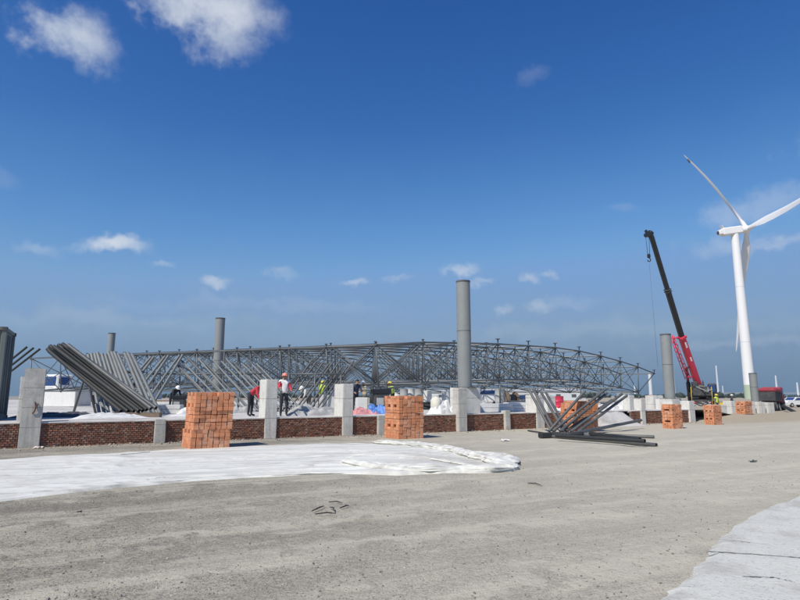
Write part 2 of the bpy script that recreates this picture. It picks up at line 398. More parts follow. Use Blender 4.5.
# ------------------------------------------------------------------ ground
def axis(lo, hi, step, far, g=1.22):
    a = []; x = lo
    while x <= hi + 1e-6: a.append(x); x += step
    d = step; x = a[-1]
    while x < far: d *= g; x += d; a.append(x)
    d = step; x = a[0]; b = []
    while x > -far: d *= g; x -= d; b.append(x)
    return b[::-1] + a
def sheet(name, xs, ys, fn, mat):
    me = bpy.data.meshes.new(name); nx, ny = len(xs), len(ys)
    vs = [fn(x, y) for y in ys for x in xs]
    fs = [(j * nx + i, j * nx + i + 1, (j + 1) * nx + i + 1, (j + 1) * nx + i) for j in range(ny - 1) for i in range(nx - 1)]
    me.from_pydata(vs, [], fs); me.materials.append(mat)
    for p in me.polygons: p.use_smooth = True
    o = bpy.data.objects.new(name, me); COL.objects.link(o); o['_w'] = (0, 0, 0)
    return o
kind(sheet('ground', axis(-22, 45, .4, 9000), axis(0, 56, .4, 9000), lambda x, y: (x, y, ground_z(x, y)), M['ground']), 'structure')
ss = [-70 + 1.2 * i for i in range(86)]
ts = [0.12 + .9 * i for i in range(12)] + [12 + 3 * i for i in range(1, 40)] + [140, 160, 175]
def plat(s, t):
    p = sw(s, t)
    z = plat_z(p.x, p.y)
    if t > 150: z -= (t - 150) * .06
    return (p.x, p.y, z)
kind(sheet('site_platform', ss, ts, plat, M['platform']), 'structure')

# rough white concrete pavement in the near corner
edge = [(590, 680), (630, 630), (655, 603), (676, 588), (704, 562), (716, 542), (724, 535), (757, 513), (778, 506), (800, 496.5), (830, 486), (870, 474)]
kE = [G(*e) for e in edge]
mb = MB()
rows = []
for k in range(len(kE) - 1):
    for q in range(16):
        p = kE[k].lerp(kE[k + 1], q / 16)
        p = p + Vector((noise.noise(p * 3.0), noise.noise(p * 3.0 + Vector((9, 0, 0))), 0)) * .055 + Vector((noise.noise(p * 13), noise.noise(p * 13 + Vector((9, 0, 0))), 0)) * .03
        row = []
        for c in range(9):
            d = (0, .05, .12, .3, .7, 1.4, 2.5, 4.5, 9)[c]
            z = .055 * sstep(0, .12, d) + .006 * noise.noise(p * 2 + Vector((d, 0, 0))) + .002
            row.append(mb.bm.verts.new(p + Vector((d * .93, -d * .36, z - p.z))))
        rows.append(row)
for a, b in zip(rows, rows[1:]):
    for i in range(8):
        f = mb.bm.faces.new((a[i], a[i + 1], b[i + 1], b[i])); f.smooth = True
kind(mb.build('concrete_pavement', M['pavement']), 'structure')
# broken joints in it
def crack(pts, w, seed):
    q = MB(); top = []
    rr = random.Random(seed); n = 26
    W = [G(*p) for p in pts]
    L = []
    for i in range(n + 1):
        u = i / n * (len(W) - 1); k = min(int(u), len(W) - 2)
        p = W[k].lerp(W[k + 1], u - k); ww = w * (.25 + abs(noise.noise(Vector((i * .37, seed, 0)))) * 2.2) * (1 if 0 < i < n else .1)
        j = noise.noise(Vector((i * .5, seed + 5, 0))) * .02
        L.append((q.bm.verts.new((p.x, p.y + ww + j, .064)), q.bm.verts.new((p.x, p.y - ww + j, .064))))
    for a, b in zip(L, L[1:]): q.bm.faces.new((a[0], b[0], b[1], a[1]))
    o = q.build('pavement_joint', M['joint']); kind(o, 'structure')
crack([(706, 558), (740, 560), (790, 563.5), (830, 567)], .022, 1)
crack([(742, 584), (775, 585), (796, 590)], .014, 2)
crack([(716, 545), (745, 548), (770, 551)], .007, 3)

# loose stones
mb = MB(); rr = random.Random(3)
for i in range(9000):
    y = 4.2 + (rr.random() ** 1.9) * 13; x = rr.uniform(-.8, .8) * y
    s, t = st(x, y)
    if t > -1 or noise.noise(Vector((s * .12, t * .9, 2))) < -.1 + rr.uniform(-.35, .35): continue
    if y < 9.6 and x > 2.2 + (y - 4.8) * .75: continue
    r = rr.choice((.004, .005, .006, .007, .009, .012)) * rr.uniform(.7, 1.2)
    if rr.random() < .004: r = .017
    z = ground_z(x, y); e = Euler((rr.random() * 6, rr.random() * 6, rr.random() * 6)).to_matrix()
    sc = Vector((rr.uniform(.7, 1.4), rr.uniform(.7, 1.3), rr.uniform(.5, .9))) * r; o3 = Vector((x, y, z + r * .2))
    mb.ico(lambda c: e @ Vector((c.x * sc.x, c.y * sc.y, c.z * sc.z)) * rr.uniform(.82, 1.18) + o3)
kind(mb.build('gravel', M['pebble']), 'stuff')

mb = MB(); rr = random.Random(8)
for i in range(1500):
    s_ = rr.uniform(-20, 21); t = -.12 - abs(rr.gauss(0, .55)); p = sw(s_, t)
    if noise.noise(Vector((s_ * .4, 0, 5))) < rr.uniform(-.6, .3): continue
    r = rr.choice((.012, .016, .02, .03, .045)) * rr.uniform(.6, 1.1); e = Euler((rr.random() * 6, rr.random() * 6, rr.random() * 6)).to_matrix()
    z = ground_z(p.x, p.y); o3 = Vector((p.x, p.y, z + r * .25)); k = Vector((rr.uniform(.8, 1.5), rr.uniform(.7, 1.2), rr.uniform(.5, .8))) * r
    mb.ico(lambda c: e @ Vector((c.x * k.x, c.y * k.y, c.z * k.z)) * rr.uniform(.8, 1.2) + o3)
M['rubble'] = pm('mortar_rubble', (.36, .32, .28), .95, .3, 5, 40, .3, island=.5, dirt=(.3, .13, .08), dirt_amt=.8)
kind(mb.build('rubble', M['rubble']), 'stuff')

# ------------------------------------------------------------------ white geotextile on the road
def lerp_poly(pts, u):
    u *= pts[-1][0]
    for (a, A), (b, B) in zip(pts, pts[1:]):
        if u <= b: return A.lerp(B, (u - a) / (b - a))
    return pts[-1][1]
def chain(px):
    W = [G(*p) for p in px]; d = [0]
    for a, b in zip(W, W[1:]): d.append(d[-1] + (b - a).length)
    return list(zip(d, W))
far_e = chain([(-150, 471), (-60, 464), (0, 460), (60, 456), (120, 453.5), (180, 449.5), (240, 447), (300, 445), (360, 443.3), (410, 444.5), (440, 449), (470, 455), (500, 458.5), (514, 461)])
near_e = chain([(-150, 522), (-60, 509), (0, 500.5), (60, 494), (120, 487.5), (180, 482), (250, 477), (310, 474.5), (345, 474.5), (400, 474.6), (450, 473.8), (490, 474), (512, 472), (519, 469.5)])
def al_(u): return u * 24
def tarp_h(p, u, v):
    q = Vector((p.x, p.y, 0)); s, t = st(p.x, p.y)
    al = u * 24; ac = v * 4.6                            # along and across the sheet
    h = .008 + .004 * noise.noise(q * .6)
    def ridge(fs, ft, sd, sharp): return max(0, 1 - abs(noise.noise(Vector((al * fs + .15 * noise.noise(q * .5), ac * ft, sd)))) * sharp)
    patch = max(0, .35 + 1.3 * noise.noise(Vector((al * .25, ac * .6, 71))))
    h += .05 * ridge(.07, .7, 4, 16) * patch + .035 * ridge(.12, 1.6, 14, 12) * patch + .02 * ridge(.3, 3.0, 44, 9) * patch
    e = min(v, 1 - v)
    h += .015 * math.exp(-(e / .025) ** 2) * (.5 + .5 * noise.noise(q * 1.3))
    if v < .3: h += .032 * ridge(.14, 2.2, 24, 9)
    k = sstep(.9, .96, u) * (1 - sstep(.975, 1.0, u) * .8) * sstep(0, .2, v) * sstep(0, .2, 1 - v)
    h += k * (.05 + .05 * noise.noise(q * 2.2))
    k = sstep(.68, .75, u) * (math.exp(-((v - .12) / .13) ** 2) + math.exp(-((v - .9) / .13) ** 2))
    h += k * .035 * (1 + noise.noise(q * 3))
    return max(h, .012)
mb = MB(); NU, NV = 560, 190; grid = []; dl = mb.bm.verts.layers.float.new('dust')
for i in range(NU + 1):
    u = i / NU; A = lerp_poly(near_e, u); B = lerp_poly(far_e, u); row = []
    for j in range(NV + 1):
        v = j / NV; p = A.lerp(B, v)
        wob = noise.noise(Vector((p.x * .9, p.y * .9, 31))) * .12 * (1 - min(v, 1 - v) * 2) ** 4
        bun = sstep(.68, .85, u) * .1
        p = p + Vector((bun * noise.noise(p * 3.1), wob + bun * noise.noise(p * 3.3 + Vector((40, 0, 0))), 0))
        z = max(0, ground_z(p.x, p.y)) + tarp_h(p, u, v)
        if j in (0, NV) or i == NU: z = ground_z(p.x, p.y) - .01
        vt = mb.bm.verts.new((p.x, p.y, z)); row.append(vt)
        vt[dl] = max(0, min(1, sstep(.66, .82, u) * math.exp(-((v - .5) / .27) ** 2) * (.95 + .7 * noise.noise(Vector((al_(u), v * 5, 3))))))
    grid.append(row)
for a, b in zip(grid, grid[1:]):
    for j in range(NV):
        f = mb.bm.faces.new((a[j], b[j], b[j + 1], a[j + 1])); f.smooth = True
def strand(px, r, sd, flat=.62, tail=.25):
    """a gathered roll of the fabric: creased, uneven, lying on the sheet"""
    W_ = chain(px); n_ = max(30, int(W_[-1][0] / .05)); prev = None; first = None; K = 20
    for i in range(n_ + 1):
        f = i / n_; c = lerp_poly(W_, f); c2 = lerp_poly(W_, min(1, f + .02)); c1 = lerp_poly(W_, max(0, f - .02)); tg = (c2 - c1).normalized(); side = Vector((-tg.y, tg.x, 0))
        x = f * W_[-1][0]
        c = c + side * .09 * noise.noise(Vector((x * .9, sd, 0))) 
        rr_ = 1.35 * r * (.72 + .5 * noise.noise(Vector((x * 1.1, sd * 3, 7))) + .3 * noise.noise(Vector((x * 3.2, sd * 5, 2)))) * min(1, tail + f / .06) * min(1, .12 + (1 - f) / .08)
        ring = []
        for k in range(K):
            t = 2 * math.pi * k / K + .5 * noise.noise(Vector((x * .7, sd, 11)))
            cr = 1 + .42 * noise.noise(Vector((math.cos(t) * 1.7, math.sin(t) * 1.7, x * .55 + sd * 9))) + .24 * noise.noise(Vector((math.cos(t) * 4, math.sin(t) * 4, x * 1.6 + sd)))
            q = rr_ * max(.35, cr); ring.append(mb.bm.verts.new((c.x + side.x * q * math.cos(t) * 1.25, c.y + side.y * q * math.cos(t) * 1.25, max(0, ground_z(c.x, c.y)) + r * flat * 1.0 + q * math.sin(t) * flat)))
        if prev: mb.bridge(prev, ring)
        else: first = ring
        prev = ring
    mb.bm.faces.new(first[::-1]); mb.bm.faces.new(prev)
strand([(346, 463.5), (356, 466), (385, 469.5), (420, 471.5), (455, 472), (490, 473), (514, 472)], .11, 1)
strand([(344, 462.8), (352, 465.5), (375, 470.5), (405, 472.8), (440, 473), (470, 472)], .09, 2)
strand([(395, 471), (425, 470), (455, 470.5), (482, 471), (516, 469.5)], .10, 3)
strand([(372, 443.8), (392, 445), (410, 446.5), (430, 449), (452, 452.5), (470, 456), (490, 460)], .11, 4)
strand([(400, 444.2), (420, 446.2), (441, 449.8), (462, 453.8), (484, 457.5), (508, 461)], .11, 5)
strand([(415, 445.5), (436, 446.8), (455, 449)], .07, 6)
strand([(456, 455), (478, 459.5), (494, 463.5), (508, 467), (518, 470.5)], .12, 7)
strand([(474, 456), (492, 457.2), (508, 459.5), (514, 463), (506, 466)], .12, 8)
strand([(484, 462), (498, 466), (508, 470), (517, 470.5)], .10, 9)
strand([(430, 460), (452, 463.5), (472, 467), (488, 470)], .05, 10)
strand([(-40, 504), (0, 497.5), (40, 493), (90, 488)], .035, 21, .5); strand([(70, 491.5), (130, 485.5), (190, 480.5), (240, 477)], .03, 22, .5)
strand([(150, 483), (200, 478.5), (260, 474), (300, 473)], .028, 23, .5); strand([(-10, 489), (60, 484), (120, 480), (170, 476)], .022, 24, .4)
strand([(180, 471), (250, 468), (310, 465.5), (346, 464)], .024, 25, .4); strand([(30, 476), (90, 472), (150, 468)], .018, 26, .4); strand([(240, 458), (300, 456), (350, 455)], .02, 27, .4)
strand([(120, 455), (135, 454), (150, 452.5)], .04, 28, .5); strand([(270, 476), (310, 474), (345, 474)], .03, 29, .5)
tag(mb.build('geotextile_sheet', M['tarp'], origin=G(250, 462)), 'long white fabric sheet spread on the grey road with a crumpled loose end', 'fabric sheet')

# ------------------------------------------------------------------ brick wall panels and posts
def wall_panel(s0, s1, label, h=.74, seed=0):
    L = s1 - s0; base = sw(s0, 0, 0)
    o = thing('brick_wall', label, 'wall', base, 'brick wall panels between the concrete posts')
    o.rotation_euler.z = WYAW
    o['_w'] = (0, 0, 0)
    rr = random.Random(seed)
    m = MB(); bh = h / 11; bl = .13
    for r in range(11):
        x = -(.065 if r % 2 else 0)
        while x < L:
            a, b = max(x, 0), min(x + bl, L)
            if b - a > .04:
                m.box(((a + b) / 2, rr.uniform(-.014, .008), bh * (r + .5) + rr.uniform(-.003, .003)), (b - a - rr.uniform(.014, .034), .12, bh - rr.uniform(.014, .028)), Rz(rr.uniform(-.05, .05)))
            x += bl
    m.build('brickwork', M['brick_red'], o)
    m = MB(); m.box((L / 2, .01, h / 2 - .05), (L, .1, h + .1)); m.build('mortar', M['mortar'], o)
    m = MB(); n = max(4, int(L / .25))
    tops = []
    for i in range(n + 1):
        x = L * i / n; e = .018 * noise.noise(Vector((s0 + x * 2.0, 0, 0))); f = .02 * noise.noise(Vector((s0 + x * 2.0, 7, 0)))
        tops.append([m.bm.verts.new(v) for v in ((x, -.075 + e, h + .002), (x, -.07 + e, h + .04 + f), (x, .2, h + .05 + f * .5), (x, .2, h - .1))])
    for a, b in zip(tops, tops[1:]):
        for k in range(3): m.bm.faces.new((a[k], b[k], b[k + 1], a[k + 1]))
        m.bm.faces.new((a[3], b[3], b[0], a[0]))
    m.bm.faces.new(tops[0]); m.bm.faces.new(tops[-1][::-1])
    m.build('coping', M['coping'], o)
    return o
def rough_block(m, size, c, rot, seed, amp=.012, bevel=.02, cuts=3, lean=(0, 0)):
    """a cast block with uneven faces"""
    b = bmesh.new(); bmesh.ops.create_cube(b, size=1)
    bmesh.ops.scale(b, vec=size, verts=b.verts)
    bmesh.ops.bevel(b, geom=list(b.edges), offset=bevel, segments=2, affect='EDGES')
    bmesh.ops.subdivide_edges(b, edges=[e for e in b.edges if e.calc_length() > .2], cuts=cuts, use_grid_fill=True)
    for v in b.verts:
        p = v.co * 3 + Vector((seed * 3.1, 0, 0)); k = (v.co.z / size[2] + .5)
        v.co += Vector((noise.noise(p), noise.noise(p + Vector((0, 9, 0))), noise.noise(p + Vector((0, 0, 9))))) * amp + Vector((lean[0] * k, lean[1] * k, 0))
        v.co = rot @ v.co + Vector(c)
    me = bpy.data.meshes.new('tmp'); b.to_mesh(me); b.free(); m.bm.from_mesh(me); bpy.data.meshes.remove(me)
def post(s, w, d, h, label, t=.1, mat='concrete', lean=(0, 0), seed=1, group='concrete posts along the brick wall', z0=-.1, cat='post', name='concrete_post'):
    base = sw(s, t, 0)
    m = MB(); rough_block(m, (w, d, h - z0), (base.x, base.y, (h + z0) / 2), WR, seed, lean=lean)
    return tag(m.build(name, M[mat], origin=base), label, cat, group)

s27, s160, s266, s345, s380 = (wall_s(v) for v in (31, 160, 270, 346.5, 380))
s459, s505, s547 = wall_s(459.5), wall_s(505.5), wall_s(541)
s640, s672, s690 = wall_s(642), wall_s(669), wall_s(690)
o = post(s27, .58, .5, P(40, 369, 19.2).z, 'tall leaning grey concrete post with a rust streak, standing beside the dark container', lean=(.0, .0), seed=3)
# rusty rod stuck into its face
pt = post(s27 - .25, .35, .45, 2.25, 'pale concrete post standing close behind the rust streaked post', t=1.1, seed=4, mat='white_concrete')
m = MB(); pts = [sw(s27 + .02, -.165, 1.05), sw(s27 + .07, -.19, 1.12), sw(s27 + .09, -.2, 1.25), sw(s27 + .16, -.17, 1.36)]
m.path(pts, .018, 6); m.path([sw(s27 + .06, -.165, 1.42), sw(s27 + .1, -.175, 1.2)], .014, 6)
c = m.build('rusty_tie', M['rust'], o)
post(s160, .36, .34, .80, 'low pale concrete stub in the wall before the grey pipe fan', seed=5, t=-.03)
post(s266, .46, .85, P(270, 379.5, 22.9).z, 'white sided concrete post between the stooping person and the worker with the orange helmet', t=.3, seed=6, mat='white_concrete')
post(s345, .46, .9, P(346, 384, 24.6).z, 'pale concrete post beside the blue and pink sheets', t=.3, seed=7, mat='white_concrete')
post(s380, .36, .34, .78, 'low concrete stub half hidden by the brick stack with two dark holes', seed=8, t=-.03)
post(s505, .32, .34, .9, 'low concrete stub between the steel column pedestal and the splayed pipes', seed=9, t=-.03)
post(s547 - .1, .55, .8, P(541, 395, 30.2).z, 'pale concrete post behind the splayed pipes, before the red drum', t=.3, seed=10, mat='white_concrete')
post(s547 + 1.9, .62, .6, 1.62, 'white concrete post standing just behind the brick stack among the pipes', t=1.4, seed=11, mat='white_concrete')
post(s640, .36, .5, P(642, 399, 34).z, 'slim pale concrete post below the tip of the steel frame', t=.1, seed=12, mat='white_concrete')
post(s672 - 1.5, .5, .5, 1.65, 'white concrete post just before the short steel column pedestal', t=1.6, seed=13, mat='white_concrete')
post(s690 + .1, .55, .6, 1.3, 'pale concrete post at the broken end of the brick wall', t=.15, seed=14, mat='white_concrete')
panels = [(-31, s27 - 2.9 - .3, 'dark brick wall panel running out of view past the container'),
          (s27 - 2.9, s27 - .3, 'short brick wall panel beneath the dark container'),
          (s27 + .3, s160 - .19, 'long dark brick wall panel below the slanting dark pipes'),
          (s160 + .19, s266 - .24, 'brick wall panel partly hidden by the tallest brick stack'),
          (s266 + .24, s345 - .24, 'brick wall panel below the worker with the orange helmet'),
          (s345 + .24, s380 - .19, 'short brick wall panel below the pink and blue sheets'),
          (s380 + .19, s459 - .27, 'brick wall panel behind the brick stack with two dark holes'),
          (s459 + .27, s505 - .17, 'red brick wall panel beside the tall steel column pedestal'),
          (s505 + .17, s547 - .4, 'red brick wall panel next to the splayed grey pipes'),
          (s547 + .2, s547 + 3.4, 'brick wall panel seen through the splayed grey pipes'),
          (s640 - 1.0, s640 - .2, 'short brown brick wall panel before the white cabinet'),
          (s640 + .2, s672 - .3, 'brown brick wall panel below the short steel column'),
          (s672 + .3, s690 - .2, 'last brown brick wall panel before the wall breaks off')]
for i, (a, b, l) in enumerate(panels): wall_panel(a, b, l, seed=i)
# earth and screed slope where the wall is not yet built
mb = MB(); a0, a1 = s547 + 3.4, s640 - 1.0
rows = []
for i in range(15):
    s = a0 + (a1 - a0) * i / 14
    en = .12 + .88 * sstep(0, .3, 1 - abs(i / 7 - 1)); 
    rows.append([mb.bm.verts.new(sw(s, t + .3 * noise.noise(Vector((s * 1.3, t, 2))), z * (en if t < .3 else 1) + .05 * noise.noise(Vector((s * 2, t * 2, 5))))) for t, z in ((-1.3, -.05), (-.8, .12), (-.3, .42), (.1, .7), (.6, .79), (1.2, .70))])
for a, b in zip(rows, rows[1:]):
    for k in range(5): mb.bm.faces.new((a[k], b[k], b[k + 1], a[k + 1])).smooth = True
kind(mb.build('screed_slope', M['platform']), 'structure')

# ------------------------------------------------------------------ brick stacks
def brick_stack(name_px, Y, w, d, h, yaw, label, nc=7, nd=5, rows=15, seed=0, lean=.0):
    px, py = name_px
    base = P(px, py, Y); base.z = gz(base.x, base.y)
    rr = random.Random(seed); m = MB(); cw, cd, ch = w / nc, d / nd, h / rows
    sh = [rr.uniform(-.03, .03) for _ in range(4)]
    for r in range(rows):
        g = r * 3 // rows
        for i in range(nc):
            for j in range(nd):
                if 0 < i < nc - 1 and 0 < j < nd - 1 and r < rows - 1: continue
                if i == 0 and j in (1, nd - 2) and r in (rows // 3 - 1, 2 * rows // 3 + (seed % 2)): continue
                if r == rows - 1 and rr.random() < .12: continue
                x = (i + .5) * cw - w / 2 + sh[g] + lean * r / rows + rr.gauss(0, .004)
                y = (j + .5) * cd - d / 2 + sh[(g + 1) % 4] * .6 + rr.gauss(0, .008)
                seam = .018 if r in (rows // 2 - 1, rows // 2 + 1) else .002
                m.box((x, y, ch * (r + .5) - seam / 2), (cw - .015 - rr.random() * .008, cd - .013 - rr.random() * .008, ch - seam), Rz(rr.gauss(0, .012)), bevel=.004)
    for v in m.bm.verts: v.co = Rz(yaw) @ v.co + base
    return tag(m.build('brick_stack', M['brick_orange'], origin=base), label, 'brick stack', 'stacks of orange bricks along the wall')
brick_stack((206, 448), 18.9, 1.22, 1.1, 1.72, .58, 'tallest stack of orange bricks at the white fabric edge, casting a dark shadow', seed=1, lean=.05)
brick_stack((404, 439), 23.0, 1.1, 1.15, 1.6, .52, 'neat orange brick stack with two dark holes in one end, before the wall', seed=3, nc=6)
brick_stack((579, 431), 27.3, 1.3, 1.1, 1.38, .5, 'orange brick stack seen behind the splayed grey pipes', seed=4, lean=.12)
brick_stack((673, 428.5), 29.8, .78, .62, 1.2, .5, 'orange brick stack before the pedestal of the short steel column', seed=5, nc=5, nd=4)
brick_stack((713.5, 425.5), 33.5, .76, .6, 1.08, .5, 'orange brick stack directly in front of the crane truck', seed=6, nc=5)
brick_stack((745, 420.5), 40, .86, .66, .85, .5, 'smallest and farthest orange brick stack, near the wind turbine foot', seed=7, nc=5)

# ------------------------------------------------------------------ tall steel columns
def column(px, ptop, Y, dia, zb, label, group='round grey steel columns'):
    top = P(px, ptop, Y); b = Vector((top.x, Y, zb)); h = top.z
    o = thing('steel_column', label, 'steel column', b, group)
    m = MB(); r = dia / 2
    m.lathe((b.x, b.y, 0), [(r, zb), (r, h - .01), (r * .93, h - .01), (r * .93, h - .5)], 32); m.build('shaft', M['col_steel'], o)
    m = MB(); m.lathe((b.x, b.y, 0), [(r + .012, h - .09), (r + .012, h - .002)], 32); m.build('top_band', M['pipe_mid'], o)
    m = MB(); m.box((b.x, b.y, zb + .015), (dia * 1.5, dia * 1.5, .03)); m.build('base_plate', M['pipe_mid'], o)
    m = MB()
    z = zb + (h - zb) * .52
    m.lathe((b.x, b.y, 0), [(r + .003, z), (r + .006, z + .015), (r + .003, z + .03)], 32); m.build('weld_seam', M['pipe_mid'], o)
    return o, b
def pedestal(b, w, d, zt, label, seed=1):
    z0 = -.2; m = MB(); rough_block(m, (w, d, zt - z0), (b.x, b.y, (zt + z0) / 2), WR, seed)
    return tag(m.build('pedestal', M['white_concrete'], origin=(b.x, b.y, 0)), label, 'pedestal', 'concrete pedestals under the steel columns')
z1 = 2.0
o, b = column(463, 281, 28.9, .70, z1, 'tallest grey steel column, standing on a white pedestal at the wall')
pedestal(b, 1.15, .95, z1, 'wide white concrete pedestal carrying the tallest grey steel column')
post(s459, .5, .45, P(459, 388, 27.6).z, 'square concrete post in front of the tallest column pedestal', t=-.05, seed=21)
o, b = column(220.5, 318, 41, .66, .75, 'grey steel column rising behind the space frame above the tallest brick stack')
o, b = column(112, 333, 51, .6, .75, 'distant grey steel column rising behind the fan of grey pipes')
zc = P(666, 399, 37.5).z
o, b = column(665.3, 334, 37.8, .65, zc, 'grey steel column between the frame tip and the crane boom')
pedestal(b, 1.35, 1.2, zc, 'white concrete pedestal below the column next to the crane', 5)
zc = P(752, 403, 60).z
o, b = column(752.5, 373, 60, .72, zc, 'short grey steel column in front of the wind turbine tower')
pedestal(b, 1.5, 1.2, zc, 'white concrete pedestal below the column at the turbine', 6)
# white pole beside the far column
m = MB(); p = P(224.5, 352, 39); m.tube((p.x, p.y, .7), p, .06, n=10)
tag(m.build('scaffold_pole', M['pipe_grey'], origin=(p.x, p.y, .75)), 'slender pale pole standing upright beside the far grey column', 'pole')

# ------------------------------------------------------------------ space frame
A0 = Vector((7.1, 42.0)); U = Vector((2.83, 2.83)); V = Vector((-3.05, 1.33))
ZT = {-3: 4.5, -2: 4.92, -1: 5.14, 0: 5.32, 1: 5.43, 2: 5.52, 3: 5.46, 4: 5.22, 5: 4.9, 6: 4.5, 7: 3.95}
NU_, NV_ = 11, 10
def topn(i, j):
    p = A0 + U * (i - 3) + V * j
    return Vector((p.x, p.y, ZT[i - 3] + .02 * noise.noise(Vector((i * 3, j * 3, 0)))))
def botn(i, j):
    a = topn(max(i - 1, 0), j); b = topn(min(i + 1, NU_ - 1), j); tg = (b - a).normalized()
    side = Vector((tg.y, -tg.x, 0)).normalized(); nrm = tg.cross(side)
    if nrm.z < 0: nrm = -nrm
    return topn(i, j) - nrm * 2.55
camv = Vector((0, 0, CAMH))
fr = thing('space_frame', 'huge grey lattice roof frame of steel tubes assembled on the site behind the wall', 'roof frame', (2, 45, .75))
def chord(pts, name, r):
    m = MB(); m.path(pts, r, 8); m.build(name, M['frame_steel'], fr)
for j in range(NV_): chord([topn(i, j) for i in range(NU_)], 'top_chord', .06)
for i in range(NU_): chord([topn(i, j) for j in range(NV_)], 'top_chord', .055)
for j in range(NV_): chord([botn(i, j) for i in range(NU_ - 1)] + [topn(NU_ - 1, j)], 'bottom_chord', .055)
for i in range(NU_ - 1): chord([botn(i, j) for j in range(NV_)], 'bottom_chord', .05)
def members(lst, name, mats, fn, limit=100):
    lst = sorted(lst, key=lambda a: (a[0] - camv).length)
    for a in lst[:limit]:
        m = MB(); fn(m, *a); m.build(name, mats, fr)
    if lst[limit:]:
        m = MB()
        for a in lst[limit:]: fn(m, *a)
        kind(m.build(name, mats, fr), 'stuff')
posts = [(topn(i, j), botn(i, j)) for i in range(NU_ - 1) for j in range(NV_)]
members(posts, 'web_post', M['frame_steel'], lambda m, a, b: m.tube(a, b, .047))
diag = []
for j in range(NV_):
    for i in range(NU_ - 2):
        diag.append((topn(i, j), botn(i + 1, j)) if (i + j) % 2 else (topn(i + 1, j), botn(i, j)))
for i in range(NU_ - 1):
    for j in range(NV_ - 1):
        diag.append((topn(i, j), botn(i, j + 1)) if (i + j) % 2 else (topn(i, j + 1), botn(i, j)))
for i in range(NU_ - 1):
    for j in range(NV_ - 1):
        diag.append((topn(i, j + 1), botn(i, j)) if (i + j) % 2 else (topn(i, j), botn(i, j + 1)))
        if (i + j) % 2: diag.append((topn(i, j), topn(i + 1, j + 1)))
for j in range(NV_):
    for i in range(NU_ - 2):
        diag.append((topn(i + 1, j), botn(i, j)) if (i + j) % 2 else (topn(i, j), botn(i + 1, j)))
for i in range(NU_ - 2):
    for j in range(NV_ - 1):
        diag.append((botn(i, j), botn(i + 1, j + 1)) if (i + j) % 2 else (botn(i + 1, j), botn(i, j + 1)))
        mid = (botn(i, j) + botn(i + 1, j + 1)) / 2
        diag += [(topn(i, j), mid), (topn(i + 1, j + 1), mid)]
members(diag, 'web_diagonal', M['frame_steel'], lambda m, a, b: m.tube(a, b, .033, n=6))
nodes = [(topn(i, j),) for i in range(NU_) for j in range(NV_)] + [(botn(i, j),) for i in range(NU_ - 1) for j in range(NV_)]
members(nodes, 'node_ball', M['frame_node'], lambda m, a: m.ball(a, .1, 10, 6))
def stub(m, a):
    k = 1.0 if a.x > 3 else .5; m.tube(a, a + Vector((0, 0, .33 * k)), .045, n=6); m.box(a + Vector((0, 0, .36 * k)), (.24 * k + .04, .24 * k + .04, .05))
members([(topn(i, j),) for i in range(NU_) for j in range(NV_)], 'purlin_stub', M['frame_node'], stub)
legs = [(botn(i, j),) for i in range(0, NU_ - 1, 3) for j in range(0, NV_, 3)]
def leg(m, a):
    z = gz(a.x, a.y); m.tube(a, (a.x, a.y, z), .07); m.box((a.x, a.y, z + .02), (.4, .4, .06))
members(legs, 'prop_leg', M['frame_steel'], leg)

# ------------------------------------------------------------------ loose pipes
def one_pipe(p0, p1, r, mat, label, group, name='steel_pipe'):
    m = MB(); p0 = Vector(p0); p1 = Vector(p1); m.pipe(p0, p1, r)
    return tag(m.build(name, M[mat], origin=p0 if p0.z < p1.z else p1), label, 'pipe', group)
def on(px, py, Y, lift=0):
    p = P(px, py, Y); return p
rr = random.Random(11)
# dark bundle sloping down to the wall
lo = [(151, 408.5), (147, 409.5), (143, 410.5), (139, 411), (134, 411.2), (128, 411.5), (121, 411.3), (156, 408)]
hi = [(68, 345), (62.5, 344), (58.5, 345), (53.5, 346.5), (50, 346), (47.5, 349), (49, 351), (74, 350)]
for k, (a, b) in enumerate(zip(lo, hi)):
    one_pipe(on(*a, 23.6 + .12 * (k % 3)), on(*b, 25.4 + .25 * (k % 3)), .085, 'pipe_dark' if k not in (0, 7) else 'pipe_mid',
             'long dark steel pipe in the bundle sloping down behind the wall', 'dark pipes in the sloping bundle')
# grey fan standing behind it
for k in range(13):
    a = on(99.5 + 5.0 * k + rr.uniform(-1, 1), 413.2, 27.2 - .1 * k); a.z = gz(a.x, a.y) + .06
    b = on(88 + 3.35 * k + rr.uniform(-.8, .8) + (3 if k > 9 else 0), 353 + rr.uniform(-1, 2), 28.6)
    one_pipe(a, b, .078, 'pipe_grey', 'grey steel pipe leaning in the steep fan behind the dark bundle', 'grey pipes in the steep fan')
bq = Vector((P(137, 413, 23.7).x, 23.72, .75)); bq.z = gz(bq.x, bq.y)
m = MB(); rough_block(m, (1.9, .24, .2), bq + Vector((0, 0, .09)), Rz(.05), 61, amp=.01)
tag(m.build('timber_sleeper', M['timber'], origin=bq), 'rough timber sleeper under the lower ends of the dark sloping pipes', 'timber')
m = thing('pipe_trestle', 'low steel trestle supporting the dark and grey leaning pipes', 'trestle', (P(95, 405, 27.9).x, 27.9, .75))
for px in (86, 138):
    t = MB(); p = P(px, 372, 28.3); t.tube((p.x - .5, p.y + .1, .72), p, .06); t.tube((p.x + .5, p.y + .3, .72), p, .06); t.build('leg_frame', M['pipe_mid'], m)
t = MB(); t.tube(P(80, 372, 28.15), P(144, 372, 28.15), .07); t.build('rail', M['pipe_mid'], m)
